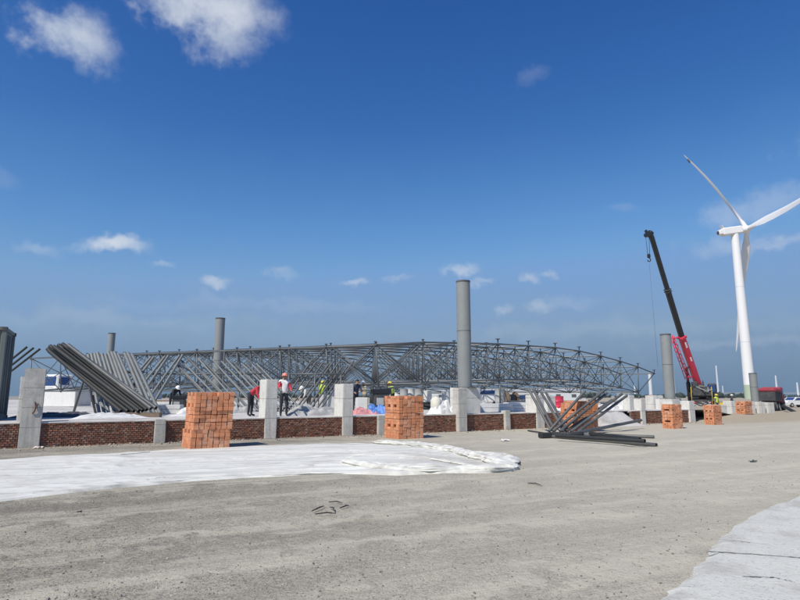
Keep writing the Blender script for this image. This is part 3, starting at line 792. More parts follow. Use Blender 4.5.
# three dark rods behind the container
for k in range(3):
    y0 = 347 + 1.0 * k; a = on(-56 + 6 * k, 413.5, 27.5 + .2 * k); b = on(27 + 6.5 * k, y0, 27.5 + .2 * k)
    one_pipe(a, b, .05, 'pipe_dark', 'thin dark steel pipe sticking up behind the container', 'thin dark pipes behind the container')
# pale pipes leaning the other way
for k in range(6):
    a = on(104 + 9 * k, 409.5, 33); a.z = gz(a.x, a.y) + .06; b = on(151 + 7.2 * k - (4 if k % 2 else 0), 357 - .5 * k, 34)
    one_pipe(a, b, .075, 'pipe_grey', 'pale grey pipe leaning on the frame behind the steep fan', 'pale pipes leaning on the frame')
for k in range(18):
    x = 172 + 5.0 * k + rr.uniform(-1.2, 1.2)
    lo_ = on(x + 47 + rr.uniform(-2, 2), 411, 32.5); lo_.z = gz(lo_.x, lo_.y) + .05
    one_pipe(lo_, on(x, 362 + rr.uniform(-4, 3), 34.2), .052, 'pipe_grey' if k % 3 else 'pipe_mid',
             'grey pipe in the long row leaning behind the tallest brick stack', 'pipes in the long leaning row')
for k in range(9):
    x = 286 + 5.2 * k + rr.uniform(-1.2, 1.2)
    lo_ = on(x - 8 + rr.uniform(-2, 2), 410.5, 33); lo_.z = gz(lo_.x, lo_.y) + .05
    one_pipe(lo_, on(x + 26, 363 + rr.uniform(-3, 4), 34.5), .05, 'pipe_mid',
             'grey pipe leaning in the row behind the worker with the orange helmet', 'pipes leaning behind the worker')
rk = thing('pipe_rack', 'long low steel rack which the rows of loose pipes lean on', 'rack', (P(230, 395, 33.6).x, 33.6, .75))
for a, b in ((150, 262), (285, 345)):
    t = MB(); t.tube(P(a, 374, 33.8), P(b, 374, 33.8), .045)
    t.build('rail', M['frame_steel'], rk)
    for x in (a + 4, (a + b) / 2, b - 4):
        p = P(x, 374, 33.8); t = MB(); t.tube((p.x, p.y, .7), p, .045); t.build('upright', M['frame_steel'], rk)

# splayed fragment on the road
kb = G(547, 434, .06)
fg = thing('frame_fragment', 'cluster of splayed grey tubes joined at one node, lying on the road before the wall', 'frame fragment', (kb.x, kb.y, 0))
tips = [((549, 432), (585, 391), 25.9, 26.6), ((553, 433), (604, 390.5), 25.8, 26.8), ((560, 433), (607, 393), 25.7, 27.0), ((571, 434), (622, 394), 25.4, 26.9),
        ((578, 433), (627, 395.5), 25.3, 27.4),
        ((551, 430.5), (528, 388), 26.0, 27.6), ((555, 431), (533, 389), 26.1, 28.2), ((564, 431), (541, 392), 26.1, 28.6), ((568, 431), (546, 393), 26.2, 29.0),
        ((562, 433), (595, 399), 25.7, 27.8), ((566, 432), (612, 400), 25.8, 28.2)]
for (a, b, Ya, Yb) in tips:
    m = MB(); p = P(*a, Ya); p.z = max(p.z, .09); m.pipe(p, P(*b, Yb), .062); m.build('tube', M['pipe_mid'], fg)
m = MB(); m.box(G(545.5, 435.5, .1) + Vector((0, 0, .01)), (.5, .3, .2), Rz(.3), bevel=.03); m.build('end_clamp', M['pipe_dark'], fg)
m = MB(); m.tube(G(549, 433.6, .1), G(584, 433.8, .12), .07); m.build('joint_bar', M['pipe_dark'], fg)
long_ = [((548, 436), (656.5, 445)), ((556, 435.5), (645, 441)), ((566, 433.5), (654, 437)), ((590, 433.2), (640, 439.2)), ((585, 436), (640, 441.8))]
for k, (a, b) in enumerate(long_):
    z = .07 + .13 * (k % 2)
    one_pipe(G(*a, z), G(*b, z - .0), .065, 'pipe_dark' if k % 2 else 'pipe_mid', 'dark steel pipe lying flat on the road beside the splayed tubes', 'pipes lying flat on the road')
one_pipe(G(566, 435, .08), P(641, 420.2, 29.6), .07, 'pipe_mid', 'single grey pipe propped up from the splayed tubes onto the brick wall', None)
one_pipe(G(528, 430.5, .03), G(550, 434, .05), .03, 'pipe_dark', 'thin dark rod lying on the road beside the clamp of splayed tubes', None, 'steel_rod')

# ------------------------------------------------------------------ container
c0 = P(7, 327, 20.6).xy; ey = (P(16.3, 334, 22.9).xy - c0).normalized(); ex = Vector((-ey.y, ey.x))   # near corner, width and length directions
ct = thing('container', 'dark grey green steel container standing behind the brick wall', 'container', (c0.x, c0.y, .75))
LZ, HZ = 6.05, P(7, 327, 20.6).z
def cp(a, b, z): q = c0 + ex * a + ey * b; return Vector((q.x, q.y, z))
m = MB(); prof = []
n = 44
for i in range(n * 4 + 1):
    a = .12 + (LZ - .24) * i / (n * 4); prof.append((a, .035 + (.03 if (i % 4) in (1, 2) else 0)))
A = [m.bm.verts.new(cp(a, b, .85)) for a, b in prof]; B = [m.bm.verts.new(cp(a, b, HZ - .1)) for a, b in prof]
A2 = [m.bm.verts.new(cp(a, 2.44 - b, .85)) for a, b in prof]; B2 = [m.bm.verts.new(cp(a, 2.44 - b, HZ - .1)) for a, b in prof]
for i in range(len(A) - 1):
    m.bm.faces.new((A[i], A[i + 1], B[i + 1], B[i])); m.bm.faces.new((A2[i + 1], A2[i], B2[i], B2[i + 1]))
for q in ((A, A2), (B, B2)): m.bm.faces.new((q[0][0], q[0][-1], q[1][-1], q[1][0]))
m.bm.faces.new((A[-1], A2[-1], B2[-1], B[-1]))
m.build('shell', M['container'], ct)
CR = Matrix(((ex.x, ey.x, 0), (ex.y, ey.y, 0), (0, 0, 1)))
for a in (.06, LZ - .06):
    for b in (.06, 2.38):
        m = MB(); m.box(cp(a, b, (.75 + HZ) / 2), (.12, .12, HZ - .75), CR); m.build('corner_post', M['container'], ct)
        for z in (.81, HZ - .06):
            m = MB(); m.box(cp(a, b, z), (.17, .17, .13), CR); m.build('corner_casting', M['dark_metal'], ct)
for b in (.05, 2.39):
    for z in (.81, HZ - .05):
        m = MB(); m.box(cp(LZ / 2, b, z), (LZ - .26, .1, .11), CR); m.build('side_rail', M['container'], ct)
for k in (0, 1):
    b = .67 + 1.1 * k
    m = MB(); m.box(cp(.09, b, (.75 + HZ) / 2), (.05, 1.08, HZ - 1.0), CR)
    d = m.build('door', M['container'], ct)
    for q in (-.3, .3):
        m = MB(); m.tube(cp(.045, b + q, .95), cp(.045, b + q, HZ - .2), .016); m.build('lock_rod', M['container'], d)
for z in (.82, HZ - .06):
    m = MB(); m.box(cp(.06, 1.22, z), (.1, 2.2, .12), CR); m.build('end_rail', M['container'], ct)

# ------------------------------------------------------------------ crumpled sheets, blocks, boxes
def heap(px, py, Y, w, d, h, mat, label, cat, name, seed, yaw=None, group=None):
    """a crumpled sheet lying as a low heap"""
    b = P(px, py, Y); b.z = gz(b.x, b.y); m = MB(); n = 34; g = []; rot = Rz(WYAW if yaw is None else yaw)
    for i in range(n + 1):
        row = []
        for j in range(n + 1):
            u, v = i / n * 2 - 1, j / n * 2 - 1
            e = max(0, 1 - max(abs(u), abs(v)) ** 3)
            f = .45 + .6 * noise.noise(Vector((u * 1.6 + seed, v * 1.6, seed))) + .3 * noise.noise(Vector((u * 5, v * 5 + seed, 1))) + .22 * (1 - 2 * abs(noise.noise(Vector((u * 4 + seed, v * 7, 3)))))
            k = 1 + .22 * noise.noise(Vector((u * 2, v * 2, seed + 4)))
            p = rot @ Vector((u * w / 2 * k, v * d / 2 * k, 0))
            row.append(m.bm.verts.new(b + p + Vector((0, 0, -.02 + e * max(.08, f) * h))))
        g.append(row)
    for a, c in zip(g, g[1:]):
        for j in range(n): m.bm.faces.new((a[j], c[j], c[j + 1], a[j + 1])).smooth = True
    return tag(m.build(name, M[mat], origin=b), label, cat, group)
heap(58, 409, 24.6, 3.2, 2.0, .34, 'sheet_dark', 'dark blue black tarpaulin lying flat between the container and white block', 'tarpaulin', 'tarpaulin', 1)
heap(112, 412, 22.4, 2.7, .5, .25, 'sheet', 'narrow white rolled sheet lying on the wall edge below the dark pipes', 'sheet', 'rolled_sheet', 2)
heap(200, 412, 25.5, 2.6, .8, .2, 'sheet', 'thin white sheet lying along the wall beside the tallest brick stack', 'sheet', 'white_sheet', 6)
heap(312, 409, 26.8, 2.6, 1.2, .55, 'sheet_grey', 'crumpled grey white sheet heap beside the worker with the orange helmet', 'sheet', 'crumpled_sheet', 8)
heap(363, 409, 28.0, 1.4, 1.0, .35, 'sheet_pink', 'faded pink sheet heap beside the blue sheet', 'sheet', 'crumpled_sheet', 12)
heap(378, 408, 28.6, 1.2, 1.2, .55, 'sheet_blue', 'bright blue plastic sheet heaped behind the brick stack with two holes', 'sheet', 'plastic_sheet', 15)
heap(443, 414, 28.2, 1.3, 1.0, .75, 'sheet', 'crumpled white plastic heap against the tall column pedestal', 'sheet', 'plastic_sheet', 18)
heap(562, 412, 33.5, 1.6, 1.0, .35, 'sheet', 'small white sheet heap behind the splayed pipes', 'sheet', 'crumpled_sheet', 22)
heap(598, 411, 35, 2.4, 1.4, .45, 'sheet', 'white sheet heap lying on the slope where the wall is missing', 'sheet', 'crumpled_sheet', 25)
def block(px, py, Y, w, d, h, mat, label, cat, name, seed=1, yaw=0.0, group=None, amp=.02, z0=None):
    b = P(px, py, Y); b.z = gz(b.x, b.y) if z0 is None else z0
    m = MB(); rough_block(m, (w, d, h + .06), b + Vector((0, 0, h / 2 - .03)), Rz(yaw), seed, amp=amp, bevel=.03, cuts=2)
    return tag(m.build(name, M[mat], origin=b), label, cat, group)
block(66, 404, 52, 4.3, 1.6, 1.55, 'sheet', 'broad white block between the rust streaked post and dark pipes', 'block', 'white_block', 2, -.42)
for k, (px, py, Y, w, h, l) in enumerate([(163, 406, 29, 1.8, .42, 'stack of white panels lying beside the steep pipe fan'),
                                          (158, 399, 37, 2.6, .5, 'pale slab pile behind the white panels at the pipe fan'),
                                          (330, 404, 35, 1.3, .95, 'white square block behind the grey sheet heap'),
                                          (490, 414, 32.5, 2.4, .45, 'white slab pile behind the red brick wall beside the tallest column'),
                                          (522, 413, 33.5, 2.0, .5, 'white slab pile between the low stub and splayed pipes'),
                                          (471, 412, 31.0, .55, 1.2, 'round edged white block behind the tallest column pedestal')]):
    m = None
    b = P(px, py, Y); b.z = gz(b.x, b.y); mb = MB(); n = max(1, int(h / .16))
    if n > 4: n = 1
    for q in range(n):
        rough_block(mb, (w * (1 - .06 * q), .9, h / n - .012), b + Vector((.05 * math.sin(q * 2.3), .04 * q, h / n * (q + .5))), Rz(.2 + .05 * math.sin(q * 5)), k * 7 + q, amp=.012, bevel=.012, cuts=2)
    tag(mb.build('slab_pile' if n > 1 else 'white_block', M['sheet'], origin=b), l, 'slab pile' if n > 1 else 'block')
# white switch cabinet
b = P(624.5, 417, 38); b.z = gz(b.x, b.y)
cb = thing('cabinet', 'white square cabinet standing below the tip of the steel frame', 'cabinet', b)
m = MB(); m.box(b + Vector((0, 0, .5)), (.55, .5, 1.0), Rz(.2), bevel=.02); m.build('body', M['white_paint'], cb)
m = MB(); m.box(b + Vector((0, 0, 1.02)), (.62, .57, .05), Rz(.2)); m.build('lid', M['drum_grey'], cb)
m = MB(); m.box(b + Rz(.2) @ Vector((.0, -.256, .5)), (.45, .012, .85), Rz(.2)); m.build('door', M['white_paint'], cb)

def drum(px, Y, r, h, mat, label, z=None, group='drums in the row under the steel frame'):
    b = P(px, 404, Y); b.z = gz(b.x, b.y) if z is None else z
    m = MB(); m.lathe(b, [(r * .97, 0), (r, .03), (r, h * .3), (r * 1.04, h * .32), (r, h * .35), (r, h * .65), (r * 1.04, h * .67), (r, h * .7), (r, h - .04), (r * 1.03, h - .02), (r * 1.03, h), (r * .93, h), (r * .93, h - .03)], 20)
    return tag(m.build('drum', M[mat], origin=b), label, 'drum', group)
for px, Y, r, h, mt, l in [(404, 43, .3, 1.35, 'drum_grey', 'grey drum first in the row behind the brick stack with two holes'),
                           (411, 44, .3, 1.4, 'drum_white', 'white drum second in the row behind the brick stack with two holes'),
                           (419, 43, .32, 1.35, 'drum_grey', 'dented grey drum beside the cream sack'),
                           (427.5, 42, .3, 1.25, 'drum_white', 'white drum directly behind the cream sack'),
                           (446, 43, .3, 1.2, 'drum_white', 'white drum between the cream sack and the tallest column'),
                           (500, 44, .36, 1.35, 'drum_grey', 'large grey drum behind the white slab piles')]:
    drum(px, Y, r, h, mt, l)
drum(558, 33.5, .32, .85, 'red_paint', 'red drum standing behind the splayed grey pipes', group=None)
def pipe_stack(px, Y, L, yaw, nb, r, mat, label):
    b = P(px, 404, Y); b.z = gz(b.x, b.y); d = Rz(yaw) @ Vector((1, 0, 0)); sd = Rz(yaw) @ Vector((0, 1, 0)); rows = nb; k = 0
    o = thing('pipe_stack', label, 'pipe stack', b, 'stacks of short pipes lying on the site')
    for lv in range(3):
        for i in range(nb - lv):
            c = b + sd * ((i - (nb - lv - 1) / 2) * 2.05 * r) + Vector((0, 0, r + lv * 1.75 * r)); e = random.Random(k).uniform(-.15, .15); k += 1
            m = MB(); m.pipe(c - d * (L / 2 + e), c + d * (L / 2 - e), r, 10); m.build('pipe', M[mat], o)
pipe_stack(535, 40, 4.0, .3, 5, .1, 'pipe_mid', 'stack of grey pipes lying on the site behind the pale post at the splayed tubes')
pipe_stack(606, 46, 4.5, .5, 6, .1, 'pipe_grey', 'stack of grey pipes lying below the end of the steel frame')
pipe_stack(408, 38, 3.5, .1, 5, .09, 'pipe_dark', 'stack of dark pipes lying in front of the row of drums')
pipe_stack(158, 38, 4.0, .0, 5, .11, 'timber', 'stack of brownish pipes lying behind the white panels')
def reel(px, Y, r, yaw, mat, label):
    b = P(px, 404, Y); b.z = gz(b.x, b.y) + r; a = Rz(yaw) @ Vector((1, 0, 0)); o = thing('cable_reel', label, 'cable reel', b - Vector((0, 0, r)), 'cable reels on the site')
    for sx in (-1, 1):
        m = MB(); m.tube(b + a * sx * .38, b + a * sx * .44, r, n=22); m.build('flange', M['timber'], o)
    m = MB(); m.tube(b - a * .38, b + a * .38, r * .62, n=18); m.build('cable', M[mat], o)
reel(511, 48, .6, .4, 'black_paint', 'wooden reel of black cable beside the large grey drum')
reel(592, 52, .65, 1.0, 'drum_grey', 'wooden reel of grey cable below the arched end of the frame')
reel(340, 42, .55, .2, 'black_paint', 'wooden reel of black cable behind the pale post at the blue sheet')
heap(528, 404, 42, 2.4, 1.4, .8, 'sheet_dark', 'dark heap of sheeting under the frame behind the low stub', 'heap', 'dark_heap', 31)
heap(585, 405, 41, 2.2, 1.5, .7, 'sheet_grey', 'grey heap of sheeting under the frame behind the orange bricks', 'heap', 'grey_heap', 33)
heap(612, 407, 38, 1.6, 1.2, .5, 'sheet', 'small white sheet heap beside the white cabinet', 'sheet', 'crumpled_sheet', 35)
heap(478, 404, 40, 2.0, 1.2, .8, 'sheet_grey', 'grey sheet heap right behind the tallest column pedestal', 'sheet', 'crumpled_sheet', 37)
heap(195, 404, 29, 1.6, 1.2, .5, 'sheet', 'white sheet heap beneath the long row of leaning pipes', 'sheet', 'crumpled_sheet', 39)
heap(240, 404, 30, 1.4, 1.0, .4, 'sheet_grey', 'grey sheet heap beneath the leaning pipes by the tallest brick stack', 'sheet', 'crumpled_sheet', 41)
for k, (px, Y, mt, l) in enumerate([(466, 47, 'drum_white', 'white full sack standing behind the tallest steel column'), (546, 50, 'cream_bag', 'cream full sack standing far under the frame near the pale post'), (600, 55, 'drum_white', 'white full sack standing far below the arched frame end'), (395, 47, 'drum_white', 'white full sack standing behind the worker in the lime jacket')]):
    b = P(px, 404, Y); b.z = gz(b.x, b.y); m = MB(); m.lathe(b, [(.4, 0), (.5, .15), (.52, .6), (.48, .9), (.3, 1.05), (.12, 1.1)], 18); m.jitter(.08, 3, k)
    tag(m.build('bulk_bag', M[mt], origin=b), l, 'bag', 'bulk bags on the site')
b = P(436, 404, 33); b.z = gz(b.x, b.y); m = MB()
m.lathe(b, [(.22, 0), (.3, .1), (.33, .35), (.29, .6), (.18, .74), (.09, .79), (.12, .86)], 20); m.jitter(.05, 4)
sk = m.build('sack', M['cream_bag'], origin=b); tag(sk, 'plump cream sack tied at the top, standing behind the brick stack', 'sack')

# ------------------------------------------------------------------ people
def person(label, loc, rotz, pose='stand', skin='skin', top='cloth_white', legs='cloth_dark', sleeves=None, helmet=None, vest=None, scale=1.0, seed=0, group=None, hair=False):
    J = {}
    def mir(n, p):
        J[n + 'L'] = Vector(p); J[n + 'R'] = Vector((-p[0], p[1], p[2]))
    J['pel'] = Vector((0, 0, .96)); J['spi'] = Vector((0, .01, 1.14)); J['che'] = Vector((0, .0, 1.34)); J['nek'] = Vector((0, .0, 1.5))
    J['hd0'] = Vector((0, -.015, 1.58)); J['hd1'] = Vector((0, -.02, 1.66)); J['hd2'] = Vector((0, -.005, 1.74))
    mir('hip', (.095, 0, .9)); mir('kne', (.115, -.025, .5)); mir('ank', (.12, .02, .09)); mir('toe', (.14, -.15, .04))
    mir('sho', (.185, 0, 1.43)); mir('elb', (.245, .03, 1.14)); mir('wri', (.25, -.07, .9)); mir('pal', (.25, -.1, .82))
    arm_fwd = {'L': 0.0, 'R': 0.0}; bend = 0.0
    if pose == 'work': arm_fwd = {'L': 1.0, 'R': .75}; bend = .25
    if pose == 'hands': arm_fwd = {'L': .55, 'R': .8}; bend = .04
    if pose == 'bend': arm_fwd = {'L': .5, 'R': .6}; bend = 1.05
    if pose == 'crouch': arm_fwd = {'L': .5, 'R': .7}; bend = .55
    if pose == 'walk':
        J['kneL'] += Vector((0, -.14, .02)); J['ankL'] += Vector((0, -.22, .02)); J['toeL'] += Vector((0, -.22, .05))
        J['kneR'] += Vector((0, .06, 0)); J['ankR'] += Vector((0, .22, .05)); J['toeR'] += Vector((0, .2, 0)); arm_fwd = {'L': -.3, 'R': .4}
    for s_ in 'LR':
        a = arm_fwd[s_]
        if a:
            up = Matrix.Rotation(-a * .75, 3, 'X'); sh = J['sho' + s_]
            e0 = J['elb' + s_] - sh; w0 = J['wri' + s_] - J['elb' + s_]; p0 = J['pal' + s_] - J['wri' + s_]
            fo = Matrix.Rotation(-max(a, 0) * 1.5, 3, 'X')
            J['elb' + s_] = sh + up @ e0; J['wri' + s_] = J['elb' + s_] + fo @ w0; J['pal' + s_] = J['wri' + s_] + fo @ p0
    drop = 0.0
    if pose == 'crouch':
        drop = .5
        for s_ in 'LR':
            sx = 1 if s_ == 'L' else -1
            J['kne' + s_] = Vector((sx * .19, -.40, .47)); J['hip' + s_] = J['hip' + s_] - Vector((0, 0, drop))
    upper = [k for k in J if k[:3] in ('spi', 'che', 'nek', 'hd0', 'hd1', 'hd2', 'sho', 'elb', 'wri', 'pal')]
    Bm = Matrix.Rotation(bend, 3, 'X')
    for k in upper: J[k] = J['pel'] + Bm @ (J[k] - J['pel']) - Vector((0, 0, drop))
    J['pel'] = J['pel'] - Vector((0, 0, drop))
    if bend > .3:                                    # lift the head to look ahead
        for k, dz, dy in (('hd0', .02, -.05), ('hd1', .06, -.09), ('hd2', .12, -.09)): J[k] = J['nek'] + Vector((0, dy, dz + .03))
    if bend > .5:
        for s_ in 'LR':
            J['elb' + s_] = J['sho' + s_] + Vector((.04 if s_ == 'L' else -.04, -.06, -.28)); J['wri' + s_] = J['elb' + s_] + Vector((0, -.12, -.2)); J['pal' + s_] = J['wri' + s_] + Vector((0, -.05, -.07))
    rad = dict(pel=(.155, .115), spi=(.14, .105), che=(.165, .115), nek=(.058, .058), hd0=(.075, .085), hd1=(.085, .1), hd2=(.06, .07), hip=(.1, .1), kne=(.067, .067), ank=(.045, .05), toe=(.045, .035), sho=(.075, .07), elb=(.052, .052), wri=(.035, .03), pal=(.042, .022))
    bones = [('pel', 'spi', 'top'), ('spi', 'che', 'top'), ('che', 'nek', 'top'), ('nek', 'hd0', 'skin'), ('hd0', 'hd1', 'skin'), ('hd1', 'hd2', 'skin')]
    for s_ in 'LR':
        bones += [('pel', 'hip' + s_, 'legs'), ('hip' + s_, 'kne' + s_, 'legs'), ('kne' + s_, 'ank' + s_, 'legs'), ('ank' + s_, 'toe' + s_, 'boot'),
                  ('che', 'sho' + s_, 'top'), ('sho' + s_, 'elb' + s_, 'slv'), ('elb' + s_, 'wri' + s_, 'slv'), ('wri' + s_, 'pal' + s_, 'skin')]
    names = list(J); verts = [J[k] for k in names]; edges = [(names.index(a), names.index(b)) for a, b, _ in bones]
    rads = [rad[k[:3]] for k in names]; segs = [(J[a], J[b], t) for a, b, t in bones]; roots = [names.index('pel')]
    for s_ in 'LR':                                   # five fingers per hand, bent and of different length
        sx = 1 if s_ == 'L' else -1; w, p = J['wri' + s_], J['pal' + s_]; d = (p - w).normalized()
        acr = Vector((0, 1, 0)) - d * d.y
        acr = acr.normalized() if acr.length > .2 else Vector((0, 0, 1)); inw = d.cross(acr) * sx
        if inw.x * sx > 0: inw = -inw
        for q, (off, ln) in enumerate(((-.03, .07), (-.01, .082), (.01, .078), (.03, .06))):
            i0 = len(verts); b = p + acr * off - d * .005
            verts += [b, b + d * ln * .5 + inw * .008, b + d * ln * .85 + inw * .028, b + d * ln * .95 + inw * .045]
            rads += [(.010, .010), (.009, .009), (.0085, .0085), (.007, .007)]; edges += [(i0, i0 + 1), (i0 + 1, i0 + 2), (i0 + 2, i0 + 3)]; roots.append(i0); segs.append((b, verts[-1], 'skin'))
        i0 = len(verts); b = w.lerp(p, .55) - acr * .025
        verts += [b, b - acr * .025 + d * .025 + inw * .01, b - acr * .03 + d * .055 + inw * .022]; rads += [(.012, .012), (.0105, .0105), (.008, .008)]
        edges += [(i0, i0 + 1), (i0 + 1, i0 + 2)]; roots.append(i0); segs.append((b, verts[-1], 'skin'))
    me = bpy.data.meshes.new('skeleton'); me.from_pydata(verts, edges, [])
    tmp = bpy.data.objects.new('skeleton', me); COL.objects.link(tmp)
    tmp.modifiers.new('s', 'SKIN').use_smooth_shade = True
    sv = me.skin_vertices[0].data
    for i, r in enumerate(rads): sv[i].radius = r
    for i in roots: sv[i].use_root = True
    tmp.modifiers.new('u', 'SUBSURF').levels = 1
    bpy.context.view_layer.update()
    body = bpy.data.meshes.new_from_object(tmp.evaluated_get(bpy.context.evaluated_depsgraph_get()))
    bpy.data.objects.remove(tmp); bpy.data.meshes.remove(me)
    mats = {'skin': 0, 'top': 1, 'slv': 2, 'legs': 3, 'boot': 4}
    body.materials.clear()
    for mm in (M[skin], M[top], M[sleeves or top], M[legs], M['cloth_dark']): body.materials.append(mm)
    torso = []
    for p in body.polygons:
        c = p.center; best = (9, None)
        for a, b, t in segs:
            ab = b - a; u = max(0, min(1, (c - a).dot(ab) / max(ab.length_squared, 1e-9))); dd = (c - (a + ab * u)).length
            if t == 'top': dd *= .8
            if dd < best[0]: best = (dd, t)
        if best[1] == 'top' and (c - J['pel']).dot((J['spi'] - J['pel']).normalized()) < .0: best = (0, 'legs')
        p.material_index = mats[best[1]]; p.use_smooth = True
        if best[1] == 'top': torso.append(p.index)
    o = bpy.data.objects.new('person', body); COL.objects.link(o); o['_w'] = (0, 0, 0)
    tag(o, label, 'person', group)
    if vest:
        q = bmesh.new(); q.from_mesh(body); q.faces.ensure_lookup_table(); keep = set(torso)
        bmesh.ops.delete(q, geom=[f for f in q.faces if f.index not in keep], context='FACES')
        q.normal_update()
        for v in q.verts: v.co += v.normal * .022
        mb = MB(); mb.bm.free(); mb.bm = q
        for f in q.faces: f.material_index = 0
        v = mb.build('vest', M[vest], o)
        sl = v.modifiers.new('t', 'SOLIDIFY'); sl.thickness = .012; sl.offset = 1
    hv = (J['hd2'] - J['nek']).normalized(); q = hv.to_track_quat('Z', 'Y').to_matrix() if hv.z < .95 else Matrix.Identity(3)
    hc = J['hd1']
    for sx in (-1, 1):
        mb = MB(); mb.ball(hc + q @ Vector((sx * .034, -.09, .0)), .011, 8, 6); mb.build('eye', M['hair'], o)
        mb = MB(); mb.ball(hc + q @ Vector((sx * .085, .01, -.01)), .026, 8, 6, (.5, .8, 1.2)); mb.build('ear', M[skin], o)
    mb = MB(); mb.ball(hc + q @ Vector((0, -.105, -.025)), .018, 8, 6, (.8, 1, 1.5)); mb.build('nose', M[skin], o)
    mb = MB(); mb.ball(hc + q @ Vector((0, -.092, -.065)), .018, 8, 6, (1.4, .5, .4)); mb.build('mouth', M['cloth_red'], o)
    if helmet:
        mb = MB(); mb.ball(hc + q @ Vector((0, .005, .03)), .125, 18, 10, (.95, 1.1, .95), q)
        cut = hc + q @ Vector((0, 0, .02))
        bmesh.ops.bisect_plane(mb.bm, geom=mb.bm.verts[:] + mb.bm.edges[:] + mb.bm.faces[:], plane_co=cut, plane_no=q @ Vector((0, 0, -1)), clear_outer=True)
        h = mb.build('helmet', M[helmet], o)
        mb = MB()
        for z, r in ((.018, 1.0),):
            A = [mb.bm.verts.new(hc + q @ Vector((.115 * math.sin(t), .13 * math.cos(t), z + .012))) for t in [2 * math.pi * i / 20 for i in range(20)]]
            B = [mb.bm.verts.new(hc + q @ Vector((.15 * math.sin(t), (.16 if math.cos(t) > 0 else .2) * math.cos(t), z))) for t in [2 * math.pi * i / 20 for i in range(20)]]
            mb.bridge(A, B)
        bb = mb.build('brim', M[helmet], h); bb.modifiers.new('t', 'SOLIDIFY').thickness = .008
    elif hair:
        mb = MB(); mb.ball(hc + q @ Vector((0, .012, .025)), .108, 14, 8, (.93, 1.08, .95), q)
        bmesh.ops.bisect_plane(mb.bm, geom=mb.bm.verts[:] + mb.bm.edges[:] + mb.bm.faces[:], plane_co=hc + q @ Vector((0, 0, .01)), plane_no=q @ Vector((0, -.55, -1)).normalized(), clear_outer=True)
        mb.build('hair', M['hair'], o)
    o.location = loc; o.rotation_euler.z = rotz; o.scale = (scale,) * 3
    return o
def at(px, Y): p = P(px, 400, Y); return Vector((p.x, p.y, gz(p.x, p.y) - .01))
person('worker in red sleeves and white vest with an orange helmet standing behind the wall', at(284, 25.6), .35, 'hands', top='cloth_white', sleeves='cloth_red', vest='cloth_white', legs='cloth_dark', helmet='helmet_orange', scale=1.04)
person('dark haired person in a red jacket stooping beside the white sided post', at(250.5, 25.4), 1.25, 'bend', top='cloth_red', legs='cloth_dark', hair=True, scale=1.02)
person('worker in pale shirt and white helmet bending beside the crossed pipes', at(309, 35.5), -.8, 'bend', top='cloth_white', legs='cloth_grey', helmet='helmet_white')
person('worker in lime vest and dark trousers standing beside the crossed pipes', at(320.5, 35), 2.6, 'work', top='cloth_grey', vest='cloth_lime', legs='cloth_dark', helmet='helmet_yellow')
person('dark clothed person standing beside the white box behind the pale post', at(355.5, 32), .5, 'work', top='cloth_navy', legs='cloth_dark', hair=True)
person('person in sand coloured shirt standing under the frame behind the white box', at(365, 36), -.7, 'work', top='cloth_sand', legs='cloth_grey', helmet='helmet_white')
person('worker in lime jacket standing at the black machine behind the brick stack', at(392.5, 37), -1.0, 'work', top='cloth_lime', vest='cloth_lime', legs='cloth_dark', helmet='helmet_yellow')
person('worker in lime vest standing next to the crane truck', at(716.5, 56), .4, 'stand', top='cloth_grey', vest='cloth_lime', legs='cloth_navy', helmet='helmet_yellow')
person('dark clothed person walking between the crane truck and the wind turbine', at(732, 62), 1.2, 'walk', top='cloth_navy', legs='cloth_dark', helmet='helmet_white')
person('dark clothed worker bending beside the dark machine at the pipe row', at(172, 34), .9, 'bend', top='cloth_dark', legs='cloth_navy', helmet='helmet_white')

# ------------------------------------------------------------------ small machines
def machine(px, Y, w, h, label, top_mat='black_paint', name='generator', yaw=.2, group=None):
    b = P(px, 404, Y); b.z = gz(b.x, b.y); q = Rz(yaw)
    o = thing(name, label, 'generator', b, group)
    def bx(c, s, n, mt, bev=.02): m = MB(); m.box(b + q @ Vector(c), s, q, bevel=bev); return m.build(n, M[mt], o)
    bx((0, 0, .2 + h * .3), (w * .8, .6, h * .6), 'engine_block', 'dark_metal')
    bx((0, 0, h * .86), (w * .95, .66, h * .2), 'tank', top_mat)
    for sx in (-1, 1):
        m = MB(); m.path([b + q @ Vector((sx * w / 2, -.33, .15)), b + q @ Vector((sx * w / 2, -.33, h)), b + q @ Vector((sx * w / 2, .33, h)), b + q @ Vector((sx * w / 2, .33, .15))], .025, 8); m.build('frame_hoop', M['black_paint'], o)
        m = MB(); m.tube(b + q @ Vector((sx * w * .36, -.36, .16)), b + q @ Vector((sx * w * .36, -.46, .16)), .16, n=16); m.build('wheel', M['tyre'], o)
        m = MB(); m.tube(b + q @ Vector((sx * w * .36, .36, .16)), b + q @ Vector((sx * w * .36, .46, .16)), .16, n=16); m.build('wheel', M['tyre'], o)
    m = MB(); m.path([b + q @ Vector((w * .3, -.2, h * .9)), b + q @ Vector((w * .3, -.2, h * 1.15)), b + q @ Vector((w * .45, -.2, h * 1.2))], .035, 8); m.build('exhaust', M['rust'], o)
    m = MB(); m.box(b + q @ Vector((-w * .1, -.31, h * .45)), (w * .4, .03, h * .3), q); m.build('control_panel', M['drum_grey'], o)
    return o
machine(381, 30.6, .95, 1.25, 'black portable generator behind the brick stack with two holes')
machine(179, 33.2, .8, .9, 'dark engine machine standing beside the row of leaning pipes')
block(361.5, 405, 31, .6, .5, .78, 'drum_white', 'small white box behind the pink sheet', 'box', 'white_box', 5, .2)

